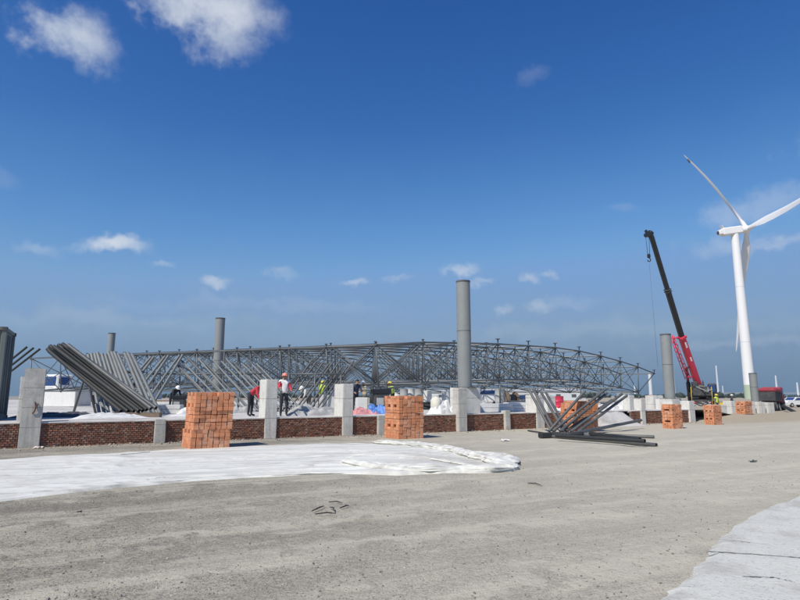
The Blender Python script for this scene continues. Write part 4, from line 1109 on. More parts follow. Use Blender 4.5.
# ------------------------------------------------------------------ white lorry far behind
def wheel(o, c, r, w, ax, n=20):
    m = MB(); c = Vector(c); ax = Vector(ax).normalized()
    A = [m.ring(c + ax * d, ax, q, n) for d, q in ((-w / 2, r * .6), (-w / 2, r * .93), (-w * .38, r), (w * .38, r), (w / 2, r * .93), (w / 2, r * .6))]
    for a, b in zip(A, A[1:]): m.bridge(a, b)
    m.bm.faces.new(A[0][::-1]); m.bm.faces.new(A[-1])
    k = thing_part('wheel', o, m, M['tyre'])
    m = MB(); m.tube(c - ax * w * .52, c + ax * w * .52, r * .5, n=14); m.build('rim', M['drum_grey'], k, )
    return k
def thing_part(name, o, m, mat): return m.build(name, mat, o)
def lorry(px, Y, yaw, label, z=None, scale=1.0, body='white_paint', cargo='white_paint'):
    b = P(px, 404, Y); b.z = gz(b.x, b.y) if z is None else z; q = Rz(yaw)
    o = thing('lorry', label, 'lorry', b)
    W = lambda x, y, zz: b + q @ Vector((x, y, zz)) * scale
    def part(n, mt, c, s, bev=.05, parent=o, taper=1.0):
        m = MB(); m.box(W(*c), Vector(s) * scale, q, bevel=bev, taper=taper); return m.build(n, M[mt], parent)
    cab = part('cab', body, (0, -1.7, 1.65), (2.2, 1.7, 2.1), .12, taper=.93)
    part('windscreen', 'glass', (0, -2.53, 2.1), (1.7, .06, .8), .01, cab)
    for sx in (-1, 1):
        part('side_window', 'glass', (sx * 1.07, -1.75, 2.1), (.06, .9, .7), .01, cab)
        part('mirror', 'black_paint', (sx * 1.28, -2.45, 2.1), (.16, .1, .45), .02, cab)
        part('headlight', 'drum_white', (sx * .8, -2.57, 1.0), (.4, .06, .2), .02, cab)
        for y in (-1.7, 1.9):
            wheel(o, W(sx * .95, y, .48), .48 * scale, .3 * scale, q @ Vector((1, 0, 0)))
    part('bumper', 'dark_metal', (0, -2.58, .68), (2.2, .12, .35), .03)
    part('grille', 'black_paint', (0, -2.57, 1.35), (1.3, .05, .3), .01, cab)
    part('chassis', 'dark_metal', (0, .6, .75), (1.0, 5.6, .25), .02)
    part('cargo_bed', cargo, (0, 1.5, 1.3), (2.3, 4.2, .7), .03)
    return o
lorry(71, 62, -.35, 'white lorry with blue windows parked beyond the white block', scale=1.12)
def car(px, Y, yaw, mt, label):
    b = P(px, 404, Y); b.z = gz(b.x, b.y); q = Rz(yaw); o = thing('car', label, 'car', b, None)
    W = lambda x, y, z: b + q @ Vector((x, y, z))
    prof = [(-2.1, .35), (-2.15, .7), (-1.9, .9), (-1.0, 1.0), (-.45, 1.42), (1.0, 1.45), (1.75, 1.0), (2.1, .95), (2.15, .4)]
    m = MB(); m.prism([W(x, -.85, z) for x, z in prof], q @ Vector((0, 1.7, 0))); m.build('body', M[mt], o)
    for sy in (-1, 1):
        m = MB(); m.prism([W(x, sy * .86, z) for x, z in ((-.85, 1.0), (-.4, 1.34), (.95, 1.37), (1.5, 1.0))], q @ Vector((0, sy * .012, 0))); m.build('side_window', M['glass'], o)
        for x in (-1.35, 1.35): wheel(o, W(x, sy * .78, .32), .32, .2, q @ Vector((0, 1, 0)))
    m = MB(); m.prism([W(-.97, sy, 1.03) for sy in (-.7, .7)] + [W(-.5, sy, 1.4) for sy in (.65, -.65)], q @ Vector((-.03, 0, .01))); m.build('windscreen', M['glass'], o)
    return o
car(485, 52, .15, 'white_paint', 'white car parked far behind the slab pile next to the tallest column')
car(515, 58, .4, 'drum_grey', 'grey car parked under the frame beyond the low concrete stub')
car(795, 85, .2, 'white_paint', 'white car parked beyond the dark sloping tube')

# ------------------------------------------------------------------ crane truck
cY = 60.0; cb_ = P(703, 412, cY); cb_.z = gz(cb_.x, cb_.y)
cr = thing('crane_truck', 'mobile crane with raised red boom and dark upper boom standing beyond the brick stacks', 'crane', cb_)
q = Rz(-.47)
W = lambda x, y, z: cb_ + q @ Vector((x, y, z))
def cpart(n, mt, c, s, bev=.03, parent=None, rot=None, taper=1.0):
    m = MB(); m.box(W(*c), s, (q @ rot) if rot is not None else q, bevel=bev, taper=taper); return m.build(n, M[mt], parent or cr)
cpart('chassis', 'dark_metal', (0, 3.0, 1.0), (1.9, 11, .5)); cpart('deck', 'dark_metal', (0, 3.2, 1.32), (2.1, 10.4, .1))
for y in (-1.2, .2, 5.6, 7.0):
    for sx in (-1, 1): wheel(cr, W(sx * 1.05, y, .55), .55, .36, q @ Vector((1, 0, 0)), 24)
for y in (-2.1, 3.4):
    for sx in (-1, 1):
        m = MB(); m.box(W(sx * 1.9, y, .85), (1.7, .3, .28), q); m.tube(W(sx * 2.6, y, .95), W(sx * 2.6, y, .08), .09); m.box(W(sx * 2.6, y, .05), (.55, .55, .08), q); m.build('outrigger', M['yellow_paint' if y < 0 else 'dark_metal'], cr)
cpart('counterweight', 'dark_metal', (.1, -2.3, 1.95), (1.7, .8, .75), .1)
cpart('slew_deck', 'black_paint', (0, -.6, 1.72), (2.2, 3.2, .5))
cab = cpart('operator_cab', 'dark_metal', (1.0, .7, 2.15), (.85, 1.7, 1.45), .1, taper=.9)
cpart('cab_window', 'glass', (1.0, -.18, 2.35), (.6, .04, .7), .01, cab); cpart('cab_window', 'glass', (1.41, .7, 2.4), (.05, 1.2, .65), .01, cab)
dc = cpart('driving_cab', 'dark_metal', (0, 8.6, 1.75), (2.4, 1.9, 1.9), .12); cpart('windscreen', 'glass', (0, 9.56, 2.1), (2.0, .05, .8), .01, dc)
rr = random.Random(5)
for k in range(7):
    a0 = W(rr.uniform(-1.0, 1.0), -2.75, rr.uniform(.9, 2.4)); a1 = W(rr.uniform(-1.0, 1.0), -2.8, rr.uniform(.5, 2.6)); md = a0.lerp(a1, .5) + Vector((rr.uniform(-.3, .3), -.12, -.25))
    m = MB(); m.path([a0, a0.lerp(md, .6), md, md.lerp(a1, .5), a1], .035, 6); m.build('hose', M['black_paint' if k % 2 else 'drum_grey'], cr)
for sx in (-.45, .45):
    m = MB(); m.tube(W(sx * 2, -2.72, .5), W(sx * 2, -2.72, 2.5), .03); m.build('ladder_rail', M['yellow_paint'], cr)
for k in range(2):
    m = MB(); m.box(W(-.75 + 1.5 * k, -2.55, .95), (.35, .08, .18), q); m.build('tail_light', M['red_paint'], cr)
m = MB(); m.box(W(0, -2.5, .72), (2.0, .15, .22), q); m.build('rear_bumper', M['drum_grey'], cr)
m = MB(); m.box(W(-.55, -2.0, 2.75), (.6, .5, .55), q, bevel=.06); m.tube(W(.2, -2.1, 2.4), W(.2, -2.1, 3.1), .07); m.build('engine_hood', M['dark_metal'], cr)
cpart('winch', 'dark_metal', (-.3, -1.5, 2.2), (.9, .7, .6), .12)
m = MB(); m.tube(W(-.8, -1.9, 2.45), W(.3, -1.9, 2.45), .3, n=16); m.build('winch_drum', M['dark_metal'], cr)
# boom
pv = P(701.5, 394, cY - .5); b1 = P(681.3, 336, cY - 3.0); b2 = P(651, 235, cY - 7.0)
def boom(p0, p1, w, h, name, mat, taper=1.0, parent=None, mi=None):
    d = (p1 - p0); L = d.length; z = d.normalized(); y = Vector((0, 1, 0)); y = (y - z * y.dot(z)).normalized(); x = y.cross(z)
    rot = Matrix((x, y, z)).transposed()
    m = MB(); m.box((p0 + p1) / 2, (w, h, L), rot, bevel=min(w, h) * .2, taper=taper)
    return m.build(name, M[mat], parent or cr), rot
dirb = (b1 - pv).normalized()
bb, rot = boom(pv - dirb * .6, b1, .56, .62, 'base_boom', 'red_paint')
for f, hh in ((.62, .55), (.86, .8)):
    c = pv.lerp(b1, f) + rot @ Vector((.0, -.316, 0)); m = MB(); m.box(c, (.16, .012, hh * .8), rot); m.build('white_mark', M['white_paint'], bb)
m = MB(); m.box(b1 - dirb * .15, (.68, .74, .26), rot, bevel=.04); m.build('boom_collar', M['red_paint'], bb)
l1 = b1.lerp(b2, .45)
boom(b1 - dirb * .4, l1, .46, .5, 'inner_boom', 'black_paint'); boom(l1 - dirb * .1, b2, .38, .42, 'inner_boom', 'black_paint')
for f in (.45, .47): 
    c = b1.lerp(b2, f); m = MB(); m.box(c, (.52, .56, .12), rot, bevel=.02); m.build('boom_collar', M['dark_metal'], cr)
hd = b2; m = MB()
m.box(hd + Vector((-.12, 0, .1)), (.6, .45, .45), rot @ Matrix.Rotation(-.5, 3, 'Y'), bevel=.05); m.box(hd + Vector((-.4, 0, .25)), (.18, .3, .5), Matrix.Rotation(-.35, 3, 'Y'), bevel=.04)
m.tube(hd + Vector((-.35, -.3, .05)), hd + Vector((-.35, .3, .05)), .22, n=16); m.build('boom_head', M['black_paint'], cr)
hk = P(651.5, 257, cY - 7.0); hk.x = hd.x - .35
# luffing cylinder, stowed jib
cy0 = W(-.55, .2, 1.9); cy1 = pv.lerp(b1, .52) + rot @ Vector((-.3, 0, 0))
cy0 = P(690.5, 404, cY - .3); cy1 = P(686.5, 368, cY - 1.6)
m = MB(); m.tube(cy0, cy0.lerp(cy1, .6), .2, n=14); m.tube(cy0.lerp(cy1, .6), cy1, .13, n=14); m.tube(cy1, pv.lerp(b1, .50), .09); m.build('luffing_cylinder', M['black_paint'], cr)
j0 = P(688, 379, cY - 1.9); j1 = P(671.8, 336, cY - 3.6); jb = MB(); side = rot @ Vector((0, 1, 0)) * .22; sx_ = rot @ Vector((1, 0, 0)) * .17
for a in (side, -side):
    for b in (sx_, -sx_): jb.tube(j0 + a + b, j1 + a * .6 + b * .6, .035, n=6)
for k in range(9):
    f0, f1 = k / 9, (k + 1) / 9
    for a in (1, -1): jb.tube(j0.lerp(j1, f0) + side * a + sx_ * (1 if k % 2 else -1), j0.lerp(j1, f1) + side * a * .8 - sx_ * (1 if k % 2 else -1), .025, n=6)
    jb.tube(j0.lerp(j1, f0) + side + sx_, j0.lerp(j1, f0) - side + sx_, .02, n=6)
jb.build('stowed_jib', M['red_paint'], cr)
for f in (.05, .95):
    m = MB(); m.tube(j0.lerp(j1, f), (pv.lerp(b1, .3) if f < .5 else b1 - dirb * .2), .06); m.build('jib_bracket', M['red_paint'], cr)
m = MB(); m.tube(hd + Vector((-.5, .03, .05)), hk + Vector((-.08, .03, .3)), .022, n=5); m.tube(hd + Vector((-.2, -.03, .05)), hk + Vector((.08, -.03, .3)), .022, n=5); m.build('hoist_rope', M['black_paint'], cr)
m = MB(); m.box(hk + Vector((0, 0, .1)), (.3, .2, .4), bevel=.07)
hb = m.build('hook_block', M['black_paint'], cr)
m = MB(); m.path([hk + Vector((0.14 * math.sin(t), 0, -.28 + .16 * math.cos(t))) for t in [i * math.pi * 1.5 / 10 for i in range(11)]], .045, 8); m.build('hook', M['black_paint'], hb)
m = MB(); m.tube(hk + Vector((0, 0, -.6)), (hk.x + .1, hk.y, 4.2), .009, n=5); m.build('tag_line', M['dark_metal'], cr)

# dump truck with red body further on
dY = 66; db = P(771, 412, dY); db.z = gz(db.x, db.y); q2 = Rz(-.75 + math.pi)
dt = thing('dump_truck', 'dark truck with red topped load body standing beside the short column at the turbine', 'truck', db)
W2 = lambda x, y, z: db + q2 @ Vector((x, y, z))
def dpart(n, mt, c, s, bev=.04, parent=None, taper=1.0): m = MB(); m.box(W2(*c), s, q2, bevel=bev, taper=taper); return m.build(n, M[mt], parent or dt)
dpart('chassis', 'dark_metal', (0, .5, .75), (1.1, 5.2, .3))
ld = dpart('load_body', 'dark_metal', (0, 1.0, 1.55), (2.2, 3.6, 1.0))
for k in range(6): dpart('body_rib', 'black_paint', (-1.12, -.5 + k * .6, 1.55), (.06, .1, .9), .01, ld)
M['red_cover'] = pm('red_cover', (.34, .03, .05), .7, .25, 2, 12, .2, dirt=(.16, .05, .045), dirt_amt=.5)
dpart('red_cover', 'red_cover', (0, 1.0, 2.22), (2.3, 3.7, .5), .18)
c_ = dpart('cab', 'red_cover', (0, -1.65, 1.7), (2.1, 1.3, 1.8), .12, taper=.92)
dpart('windscreen', 'glass', (0, -2.27, 2.05), (1.6, .06, .7), .01, c_); dpart('side_window', 'glass', (-1.0, -1.6, 2.05), (.06, .7, .6), .01, c_); dpart('side_window', 'glass', (1.0, -1.6, 2.05), (.06, .7, .6), .01, c_)
dpart('bumper', 'black_paint', (0, -2.3, .75), (2.1, .15, .5), .04)
for y in (-1.5, 1.3, 2.5):
    for sx in (-1, 1): wheel(dt, W2(sx * .95, y, .5), .5, .32, q2 @ Vector((1, 0, 0)))
m = MB(); m.pipe(P(783, 406, 62), P(812, 421, 50), .16); tag(m.build('steel_tube', M['pipe_dark'], origin=P(812, 421, 50)), 'thick dark tube sloping down beside the dark red truck', 'tube')
# white concrete blocks near it and along the end of the wall
for k, (px, Y, w, h, l) in enumerate([(748, 55, 1.0, 1.1, 'white concrete block first in the row below the short column'), (758.5, 55.5, .85, 1.05, 'white concrete block in the middle of the row below the short column'),
                                      (767.5, 56, .85, 1.0, 'white concrete block at the truck end of the row'), (717, 46, 1.2, .9, 'pale concrete block behind the brick stack at the crane'),
                                      (729.5, 48, .45, 1.2, 'slim pale concrete upright beside the pale block near the crane'), (655, 45, 1.0, 1.4, 'white concrete block between the slim post and the column pedestal')]):
    p = P(px, 410, Y); z = max(ground_z(p.x, p.y), gz(p.x, p.y)); 
    m = MB(); rough_block(m, (w, .8, h + .3), Vector((p.x, p.y, z + h / 2 - .15)), Rz(.35), 40 + k); 
    tag(m.build('concrete_block', M['white_concrete'], origin=(p.x, p.y, z)), l, 'block', 'white concrete blocks beyond the wall end')

# ------------------------------------------------------------------ wind turbine
D = 300.0
base = P(751, 401, D); base.z = 0; topc = P(738.5, 234, D); hubc = P(747, 229, D)
topc.x = base.x
wt = thing('wind_turbine', 'white three bladed wind turbine towering over the site', 'wind turbine', base)
m = MB(); h = topc.z; prof = []
for k in range(13):
    f = k / 12; prof.append((2.7 * (1 - f) + 1.9 * f, h * f))
m.lathe(base, prof[1:], 40); m.build('tower', M['tower_paint'], wt)
m = MB(); m.lathe(base, [(2.75, 0), (2.7, prof[1][1])], 40); m.build('tower_foot', M['tower_green'], wt)
for k in (4, 8):
    m = MB(); m.lathe(base, [(prof[k][0] + .01, prof[k][1]), (prof[k][0] + .05, prof[k][1] + .1), (prof[k][0] + .01, prof[k][1] + .3)], 40); m.build('flange', M['pale_far'], wt)
tilt = R(8); ax = Vector((math.cos(tilt), 0, math.sin(tilt))); hv = ax.cross(Vector((0, 0, 1))).normalized(); up = hv.cross(ax)
nrot = Matrix((ax, hv, up)).transposed()
nx0 = hubc - ax * 3.2
m = MB(); L = 10.6; cs = nx0 - ax * L / 2
m.box(cs, (L, 4.2, 4.0), nrot, bevel=.5)
m.box(nx0 - ax * (L + .9), (2.2, 3.0, 2.6), nrot, bevel=.4)
nac = m.build('nacelle', M['tower_paint'], wt)
m = MB(); m.box(nx0 - ax * (L - .6) + up * 2.9, (.25, 2.8, 1.9), nrot @ Matrix.Rotation(-.4, 3, 'Y'), bevel=.05); m.build('cooler_fin', M['tower_paint'], nac)
m = MB(); m.tube(nx0 - ax * (L + 1.95), nx0 - ax * (L + 2.2), 1.0, n=20); m.build('rear_vent', M['dark_metal'], nac)
m = MB(); m.tube(topc - Vector((0, 0, .4)), topc + Vector((0, 0, 1.0)), 1.9, 2.0, 24); m.build('yaw_collar', M['tower_paint'], wt)
m = MB(); pr = [(-3.0, 1.6), (-2.2, 2.0), (-.5, 2.15), (.8, 1.8), (1.7, 1.0), (2.1, .1)]
rg = [m.ring(hubc + ax * a, ax, r, 24) for a, r in pr]
for a, b in zip(rg, rg[1:]): m.bridge(a, b)
m.bm.faces.new(rg[0][::-1]); m.bm.faces.new(rg[-1]); m.build('hub', M['tower_paint'], wt)
for k in range(3):
    th = R(87 + 120 * k); rad_ = up * math.cos(th) + hv * math.sin(th); tan = rad_.cross(ax)
    m = MB(); prev = None
    secs = [(0, 1.15, 1.15, 0), (3, 1.2, 1.15, 0), (8, 2.0, .95, 38), (14, 2.35, .7, 26), (22, 2.0, .5, 17), (32, 1.6, .36, 11), (44, 1.2, .24, 7), (56, .85, .15, 4), (64, .6, .1, 2), (68.5, .4, .06, 1), (70, .12, .03, 0)]
    for (d, c, t, tw) in secs:
        a = R(tw + 8); cd = tan * math.cos(a) + ax * math.sin(a); td = ax * math.cos(a) - tan * math.sin(a)
        ctr = hubc + rad_ * (d + 1.2) + ax * (-2.2 * (d / 70) ** 2) - tan * (1.6 * math.sin(math.pi * min(1, d / 70)))
        ring = []
        for i in range(16):
            f = 2 * math.pi * i / 16; x = math.cos(f) * c; y = math.sin(f) * t * (1 if d < 4 else (.55 + .45 * math.cos(f)) * 1.5)
            ring.append(m.bm.verts.new(ctr + cd * (x - (0 if d < 4 else c * -.25)) + td * y))
        if prev: m.bridge(prev, ring)
        else: m.bm.faces.new(ring[::-1])
        prev = ring
    m.bm.faces.new(prev)
    bl = m.build('blade', M['tower_paint'], wt)
    m = MB(); m.tube(hubc + rad_ * 63.5 - ax * 1.8, hubc + rad_ * 66 - ax * 1.95, .75, .65, 10); mk = m.build('tip_band', M['dark_metal'], bl) if k == 2 else m.bm.free()

# ------------------------------------------------------------------ distant towers, bridge, trees
def tower(px, pt, Yd, wpx, label, cap=False):
    t = P(px, pt, Yd); b = Vector((t.x, t.y, 0)); r = wpx * Yd / 590 / 2
    if cap:
        o = thing('white_tower', label, 'tower', b, 'distant white towers')
        m = MB(); m.lathe(b, [(r, 2.0), (r * .8, t.z)], 20); m.build('shaft', M['pale_far'], o)
        m = MB(); m.lathe(b, [(r * 2.6, -.3), (r * 2.6, 2.0), (r * 1.2, 2.4)], 20); m.build('foundation', M['brown'], o)
    else:
        m = MB(); m.lathe(b, [(r, -.5), (r * .62, t.z - r), (r * .62, t.z), (r * .2, t.z + r * .4)], 16)
        tag(m.build('white_tower', M['pale_far'], origin=b), label, 'tower', 'distant white towers')
tower(649.5, 373, 420, 3.6, 'distant thick white tower on brown foundation below the frame tip', True)
tower(634.5, 385, 700, 2.4, 'distant small white tower seen through the end of the steel frame')
tower(672, 357, 800, 2.3, 'distant tall thin white tower right beside the column near the crane')
tower(716, 366, 1000, 2.2, 'distant white tower between the crane boom and the wind turbine, taller of two')
tower(709, 385, 1300, 1.6, 'distant short white tower closest to the red crane boom')
tower(722.5, 386, 1300, 1.6, 'distant short white tower halfway between the boom and the turbine')
tower(775.5, 376, 1000, 2.4, 'distant white tower above the dark red truck')
tower(797, 383, 1000, 2.6, 'distant white tower at the far end of the bridge')
bd = 1150; p0, p1 = P(690, 393.5, bd), P(905, 393.3, bd + 150)
br = thing('bridge', 'long pale bridge on slim piers crossing the horizon behind the turbine', 'bridge', (p0.x, p0.y, 0))
dv = (p1 - p0); ang = math.atan2(dv.y, dv.x)
m = MB(); m.box((p0 + p1) / 2, (dv.length, 9, 2.2), Rz(ang)); m.build('deck', M['bridge'], br)
m = MB(); m.box((p0 + p1) / 2 + Vector((0, 0, 1.7)), (dv.length, 9.3, .5), Rz(ang)); m.build('railing', M['bridge'], br)
for k in range(16):
    c = p0.lerp(p1, (k + .5) / 16); m = MB(); m.box((c.x, c.y, (c.z - 1.1) / 2 - .3), (2.6, 5, c.z - .5), Rz(ang)); m.build('pier', M['bridge'], br)
M['leaf'] = pm('far_leaves', (.045, .062, .035), .9, .3, .2, 1.5, .0, island=.5)
mb = MB(); rr = random.Random(21)
for k in range(620):
    px = rr.uniform(150, 1000); Yd = rr.uniform(430, 620); p = P(px, 398, Yd)
    hgt = rr.uniform(1.2, 3.4) * (.6 + .8 * max(0, noise.noise(Vector((px * .03, 0, 0))) + .5))
    for c in range(4):
        r_ = rr.uniform(.8, 1.7) * hgt / 2.6
        of = Vector((p.x + rr.uniform(-2, 2), p.y + rr.uniform(-2, 2), rr.uniform(.2, 1) * hgt))
        mb.ico(lambda c: c * (r_ * rr.uniform(.7, 1.3)) + of)
kind(mb.build('treeline', M['leaf']), 'stuff')
# long pale sheds on the left and middle skyline
for k, (px, Yd, w, h, l) in enumerate([(120, 210, 26, 3.5, 'long low pale shed far behind the steep pipe fan'), (540, 230, 30, 3.4, 'long low pale shed far behind the arched end of the frame'), (440, 260, 24, 3.2, 'long low pale shed far behind the row of drums')]):
    b = P(px, 399, Yd); b.z = 0; o = thing('shed', l, 'shed', b)
    m = MB(); m.box(b + Vector((0, 0, h / 2)), (w, 9, h)); m.build('wall', M['pale_far'], o)
    m = MB(); m.prism([b + Vector((-w / 2 - .4, -4.9, h)), b + Vector((-w / 2 - .4, 0, h + 1.1)), b + Vector((-w / 2 - .4, 4.9, h))], (w + .8, 0, 0)); m.build('roof', M['bridge'], o)
    for i in range(5):
        m = MB(); m.box(b + Vector((-w / 2 + w * (i + .5) / 5, -4.52, h * .5)), (1.8, .06, 1.2)); m.build('window', M['pipe_mid'], o)

# ------------------------------------------------------------------ litter on the road
for k, (a, b) in enumerate([((312, 511), (324, 506)), ((315, 514), (336, 513.5)), ((329, 502), (342, 503)), ((330, 507), (334, 511)), ((528, 483), (542, 485.5)), ((77, 512), (81, 512.5)), ((340, 508), (349, 505.5))]):
    m = MB(); p, q_ = G(*a, .02), G(*b, .02); mid = p.lerp(q_, .5) + Vector((.02, .03, .012)); m.path([p, mid, q_], [.007, .01, .005], 6)
    tag(m.build('wooden_stick', M['stick'], origin=mid), 'dark thin stick lying on the dusty grey road', 'stick', 'dark sticks littering the road')
def scrap(px, py, w, mat, label, seed, name='paper_scrap', cat='scrap'):
    b = G(px, py); m = MB(); n = 8; g = []
    for i in range(n + 1):
        g.append([m.bm.verts.new(b + Vector((w * (i / n - .5), w * .6 * (j / n - .5), .01 + .25 * w * max(0, .3 + noise.noise(Vector((i * .35 + seed, j * .35, 0))))))) for j in range(n + 1)])
    for A, B in zip(g, g[1:]):
        for j in range(n): m.bm.faces.new((A[j], B[j], B[j + 1], A[j + 1])).smooth = True
    tag(m.build(name, M[mat], origin=b), label, cat)
scrap(38, 448.5, .3, 'paper', 'crumpled pale paper lying at the foot of the rust streaked post', 1)
scrap(505, 441, .3, 'sheet', 'small white scrap lying on the road behind the fabric loose end', 4)
scrap(753, 462, .18, 'sheet_dark', 'small dark scrap lying on the road near the far pavement', 9)

# ------------------------------------------------------------------ thin haze in the air
mb = MB(); mb.box((0, 800, 90), (3200, 2400, 184)); hm = bpy.data.materials.new('haze'); hm.use_nodes = True; t = hm.node_tree; t.nodes.remove(t.nodes['Principled BSDF'])
pv_ = t.nodes.new('ShaderNodeVolumePrincipled'); pv_.inputs['Color'].default_value = (.42, .68, 1, 1); pv_.inputs['Density'].default_value = .00018; pv_.inputs['Anisotropy'].default_value = .2
t.links.new(pv_.outputs[0], t.nodes['Material Output'].inputs['Volume'])
kind(mb.build('haze', hm), 'stuff')

# ------------------------------------------------------------------ sun, sky, clouds
EL = R(50); sd = Vector((-.63, -.777, 0)).normalized() * math.cos(EL); sd.z = math.sin(EL)
sun = bpy.data.lights.new('sun', 'SUN'); sun.energy = 4.7; sun.angle = R(.53); sun.color = (1, .935, .83)
so = bpy.data.objects.new('sun', sun); COL.objects.link(so); so.rotation_euler = sd.to_track_quat('Z', 'Y').to_euler()
wd = bpy.data.worlds.new('World'); scene.world = wd; wd.use_nodes = True; n = wd.node_tree
bg = n.nodes['Background']; sky = N(n, 'ShaderNodeTexSky', sky_type='NISHITA', sun_disc=False)
sky.sun_elevation = EL; sky.sun_rotation = math.atan2(sd.x, sd.y)
sky.air_density = 1.0; sky.dust_density = 0.0; sky.ozone_density = 2.0; sky.altitude = 0
SKY = .1
bg.inputs['Strength'].default_value = SKY
gen = N(n, 'ShaderNodeTexCoord').outputs['Generated']
nrm = N(n, 'ShaderNodeVectorMath', operation='NORMALIZE'); n.links.new(gen, nrm.inputs[0]); dv_ = nrm.outputs[0]
sky_dir = dv_
def warp(v, scale, amp):
    t = N(n, 'ShaderNodeTexNoise'); t.inputs['Scale'].default_value = scale; t.inputs['Detail'].default_value = 4; n.links.new(sky_dir, t.inputs['Vector'])
    a = N(n, 'ShaderNodeVectorMath', operation='SUBTRACT'); n.links.new(t.outputs['Color'], a.inputs[0]); a.inputs[1].default_value = (.5, .5, .5)
    c = N(n, 'ShaderNodeVectorMath', operation='MULTIPLY_ADD'); n.links.new(a.outputs[0], c.inputs[0]); c.inputs[1].default_value = (amp,) * 3; n.links.new(v, c.inputs[2])
    return c.outputs[0]
nA = noise_tex(n, dv_, 9.0, 8, .58); nB = noise_tex(n, dv_, 34.0, 6, .6)
nz = math_n(n, 'ADD', math_n(n, 'MULTIPLY', math_n(n, 'SUBTRACT', nA, .5), 2.2), math_n(n, 'MULTIPLY', math_n(n, 'SUBTRACT', nB, .5), 1.3))
dv_ = warp(warp(warp(dv_, 9, .05), 34, .03), 90, .014)
clouds = [(74, 38, 42, 33, .78, .7), (58, 28, 26, 20, .4, .8), (218, 8, 74, 38, .84, .75), (226, 44, 40, 26, .55, .8), (178, 6, 36, 22, .4, .9),
          (119, 243, 34, 11, .75, .5), (112, 247, 42, 8, .4, .6), (40, 248, 26, 9, .22, .8), (164, 262, 14, 5, .25, .8), (216, 285, 17, 8, .5, .7), (276, 274, 30, 8, .28, .9), (358, 284, 15, 6, .42, .7), (396, 278, 26, 6, .22, .8),
          (466, 271, 20, 9, .45, .8), (484, 284, 14, 6, .3, .8), (531, 279, 14, 8, .4, .7), (549, 271, 11, 7, .32, .8), (505, 311, 12, 8, .3, .7), (538, 308, 24, 10, .38, .8), (570, 300, 40, 10, .15, 1.0),
          (536, 72, 20, 9, .08, 1.0), (770, 205, 60, 22, .26, 1.2), (730, 247, 60, 12, .25, 1.2), (790, 243, 50, 10, .28, 1.2), (4, 180, 20, 14, .08, 1.0), (620, 213, 30, 8, .10, 1.0),
          (250, 305, 200, 10, .10, 1.0), (720, 345, 90, 6, .16, 1.0), (120, 318, 200, 12, .12, 1.0), (600, 330, 200, 14, .1, 1.0), (860, 120, 60, 30, .4, 1.0), (120, -60, 90, 40, .7, 1.0), (500, -120, 120, 50, .5, 1.0)]
sp = N(n, 'ShaderNodeSeparateColor'); n.links.new(sky.outputs[0], sp.inputs[0]); cm = N(n, 'ShaderNodeCombineColor')
for i, (g_, p_, top) in enumerate(((4.6, 2.239, .26), (1.76, 1.536, .38), (1.25, 1.009, .58))):     # the camera's rendering of the blue sky
    v = math_n(n, 'MINIMUM', math_n(n, 'MULTIPLY', sp.outputs[i], .1), top)
    n.links.new(math_n(n, 'MULTIPLY', math_n(n, 'POWER', v, p_), g_ / SKY), cm.inputs[i])
sz = N(n, 'ShaderNodeSeparateXYZ'); n.links.new(dv_, sz.inputs[0])      # low hazy air along the horizon
hz = ramp(n, math_n(n, 'ADD', sz.outputs[2], math_n(n, 'MULTIPLY', math_n(n, 'SUBTRACT', nA, .5), .05)), [(0.0, 1.0), (.05, .95), (.12, .8), (.2, .5), (.3, .18), (.42, 0.0)])
lowc = ramp(n, sz.outputs[2], [(0.0, (.175 / SKY, .25 / SKY, .33 / SKY)), (.1, (.285 / SKY, .4 / SKY, .51 / SKY)), (.25, (.155 / SKY, .34 / SKY, .64 / SKY))])
cur = mix(n, hz, cm.outputs[0], lowc); tot = None
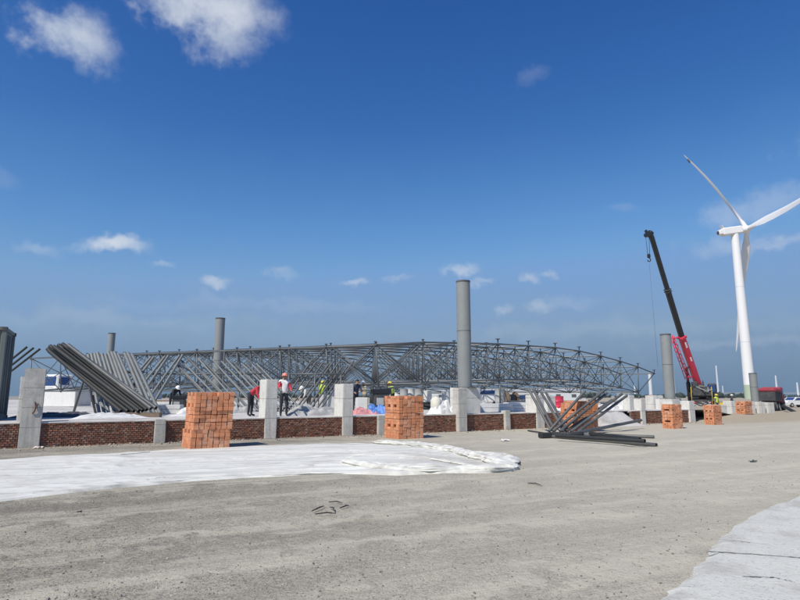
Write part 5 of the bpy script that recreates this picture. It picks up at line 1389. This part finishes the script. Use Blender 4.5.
for (px, py, w, h, op, rag) in clouds:
    d = ray(px, py).normalized(); r_ = d.cross(Vector((0, 0, 1))).normalized(); u_ = r_.cross(d)
    def dot(v, k):
        q = N(n, 'ShaderNodeVectorMath', operation='DOT_PRODUCT'); n.links.new(dv_, q.inputs[0]); q.inputs[1].default_value = v * k; return q.outputs['Value']
    fx = dot(r_, F / w * 1.08); fy = dot(u_, F / h * 1.08)
    e = math_n(n, 'SQRT', math_n(n, 'ADD', math_n(n, 'MULTIPLY', fx, fx), math_n(n, 'MULTIPLY', fy, fy)))
    front = math_n(n, 'GREATER_THAN', dot(d, 1.0), 0.0)
    a = math_n(n, 'ADD', math_n(n, 'MULTIPLY', math_n(n, 'SUBTRACT', 1.0, e), 1.35), math_n(n, 'MULTIPLY', nz, .95 * rag))
    mr = N(n, 'ShaderNodeMapRange', interpolation_type='SMOOTHSTEP'); n.links.new(a, mr.inputs[0]); mr.inputs[1].default_value = -.02; mr.inputs[2].default_value = 1.3; mr.inputs[3].default_value = 0; mr.inputs[4].default_value = op
    a = math_n(n, 'MULTIPLY', mr.outputs[0], front)
    tot = a if tot is None else math_n(n, 'SUBTRACT', 1.0, math_n(n, 'MULTIPLY', math_n(n, 'SUBTRACT', 1.0, tot), math_n(n, 'SUBTRACT', 1.0, a)))
CL = .80 / SKY
ccol = mix(n, ramp(n, nA, [(.35, 0.0), (.65, 1.0)]), (.62 / SKY, .68 / SKY, .76 / SKY), (.80 / SKY, .83 / SKY, .87 / SKY))
n.links.new(mix(n, tot, cur, ccol), bg.inputs['Color'])

# ------------------------------------------------------------------ camera and view
cam = bpy.data.cameras.new('camera'); cam.sensor_width = 36; cam.lens = F / 800 * 36; cam.clip_end = 20000; cam.clip_start = .05
co = bpy.data.objects.new('camera', cam); COL.objects.link(co); co.location = (0, 0, CAMH); co.rotation_euler = (math.pi / 2 + PITCH, 0, 0)
scene.camera = co
for o in bpy.data.objects:
    if '_w' in o: del o['_w']
scene.view_settings.view_transform = 'Standard'; scene.view_settings.look = 'None'; scene.view_settings.gamma = 1
scene.view_settings.exposure = 0.0; scene.view_settings.use_curve_mapping = False
scene.render.engine = 'CYCLES'
scene.cycles.use_denoising = True
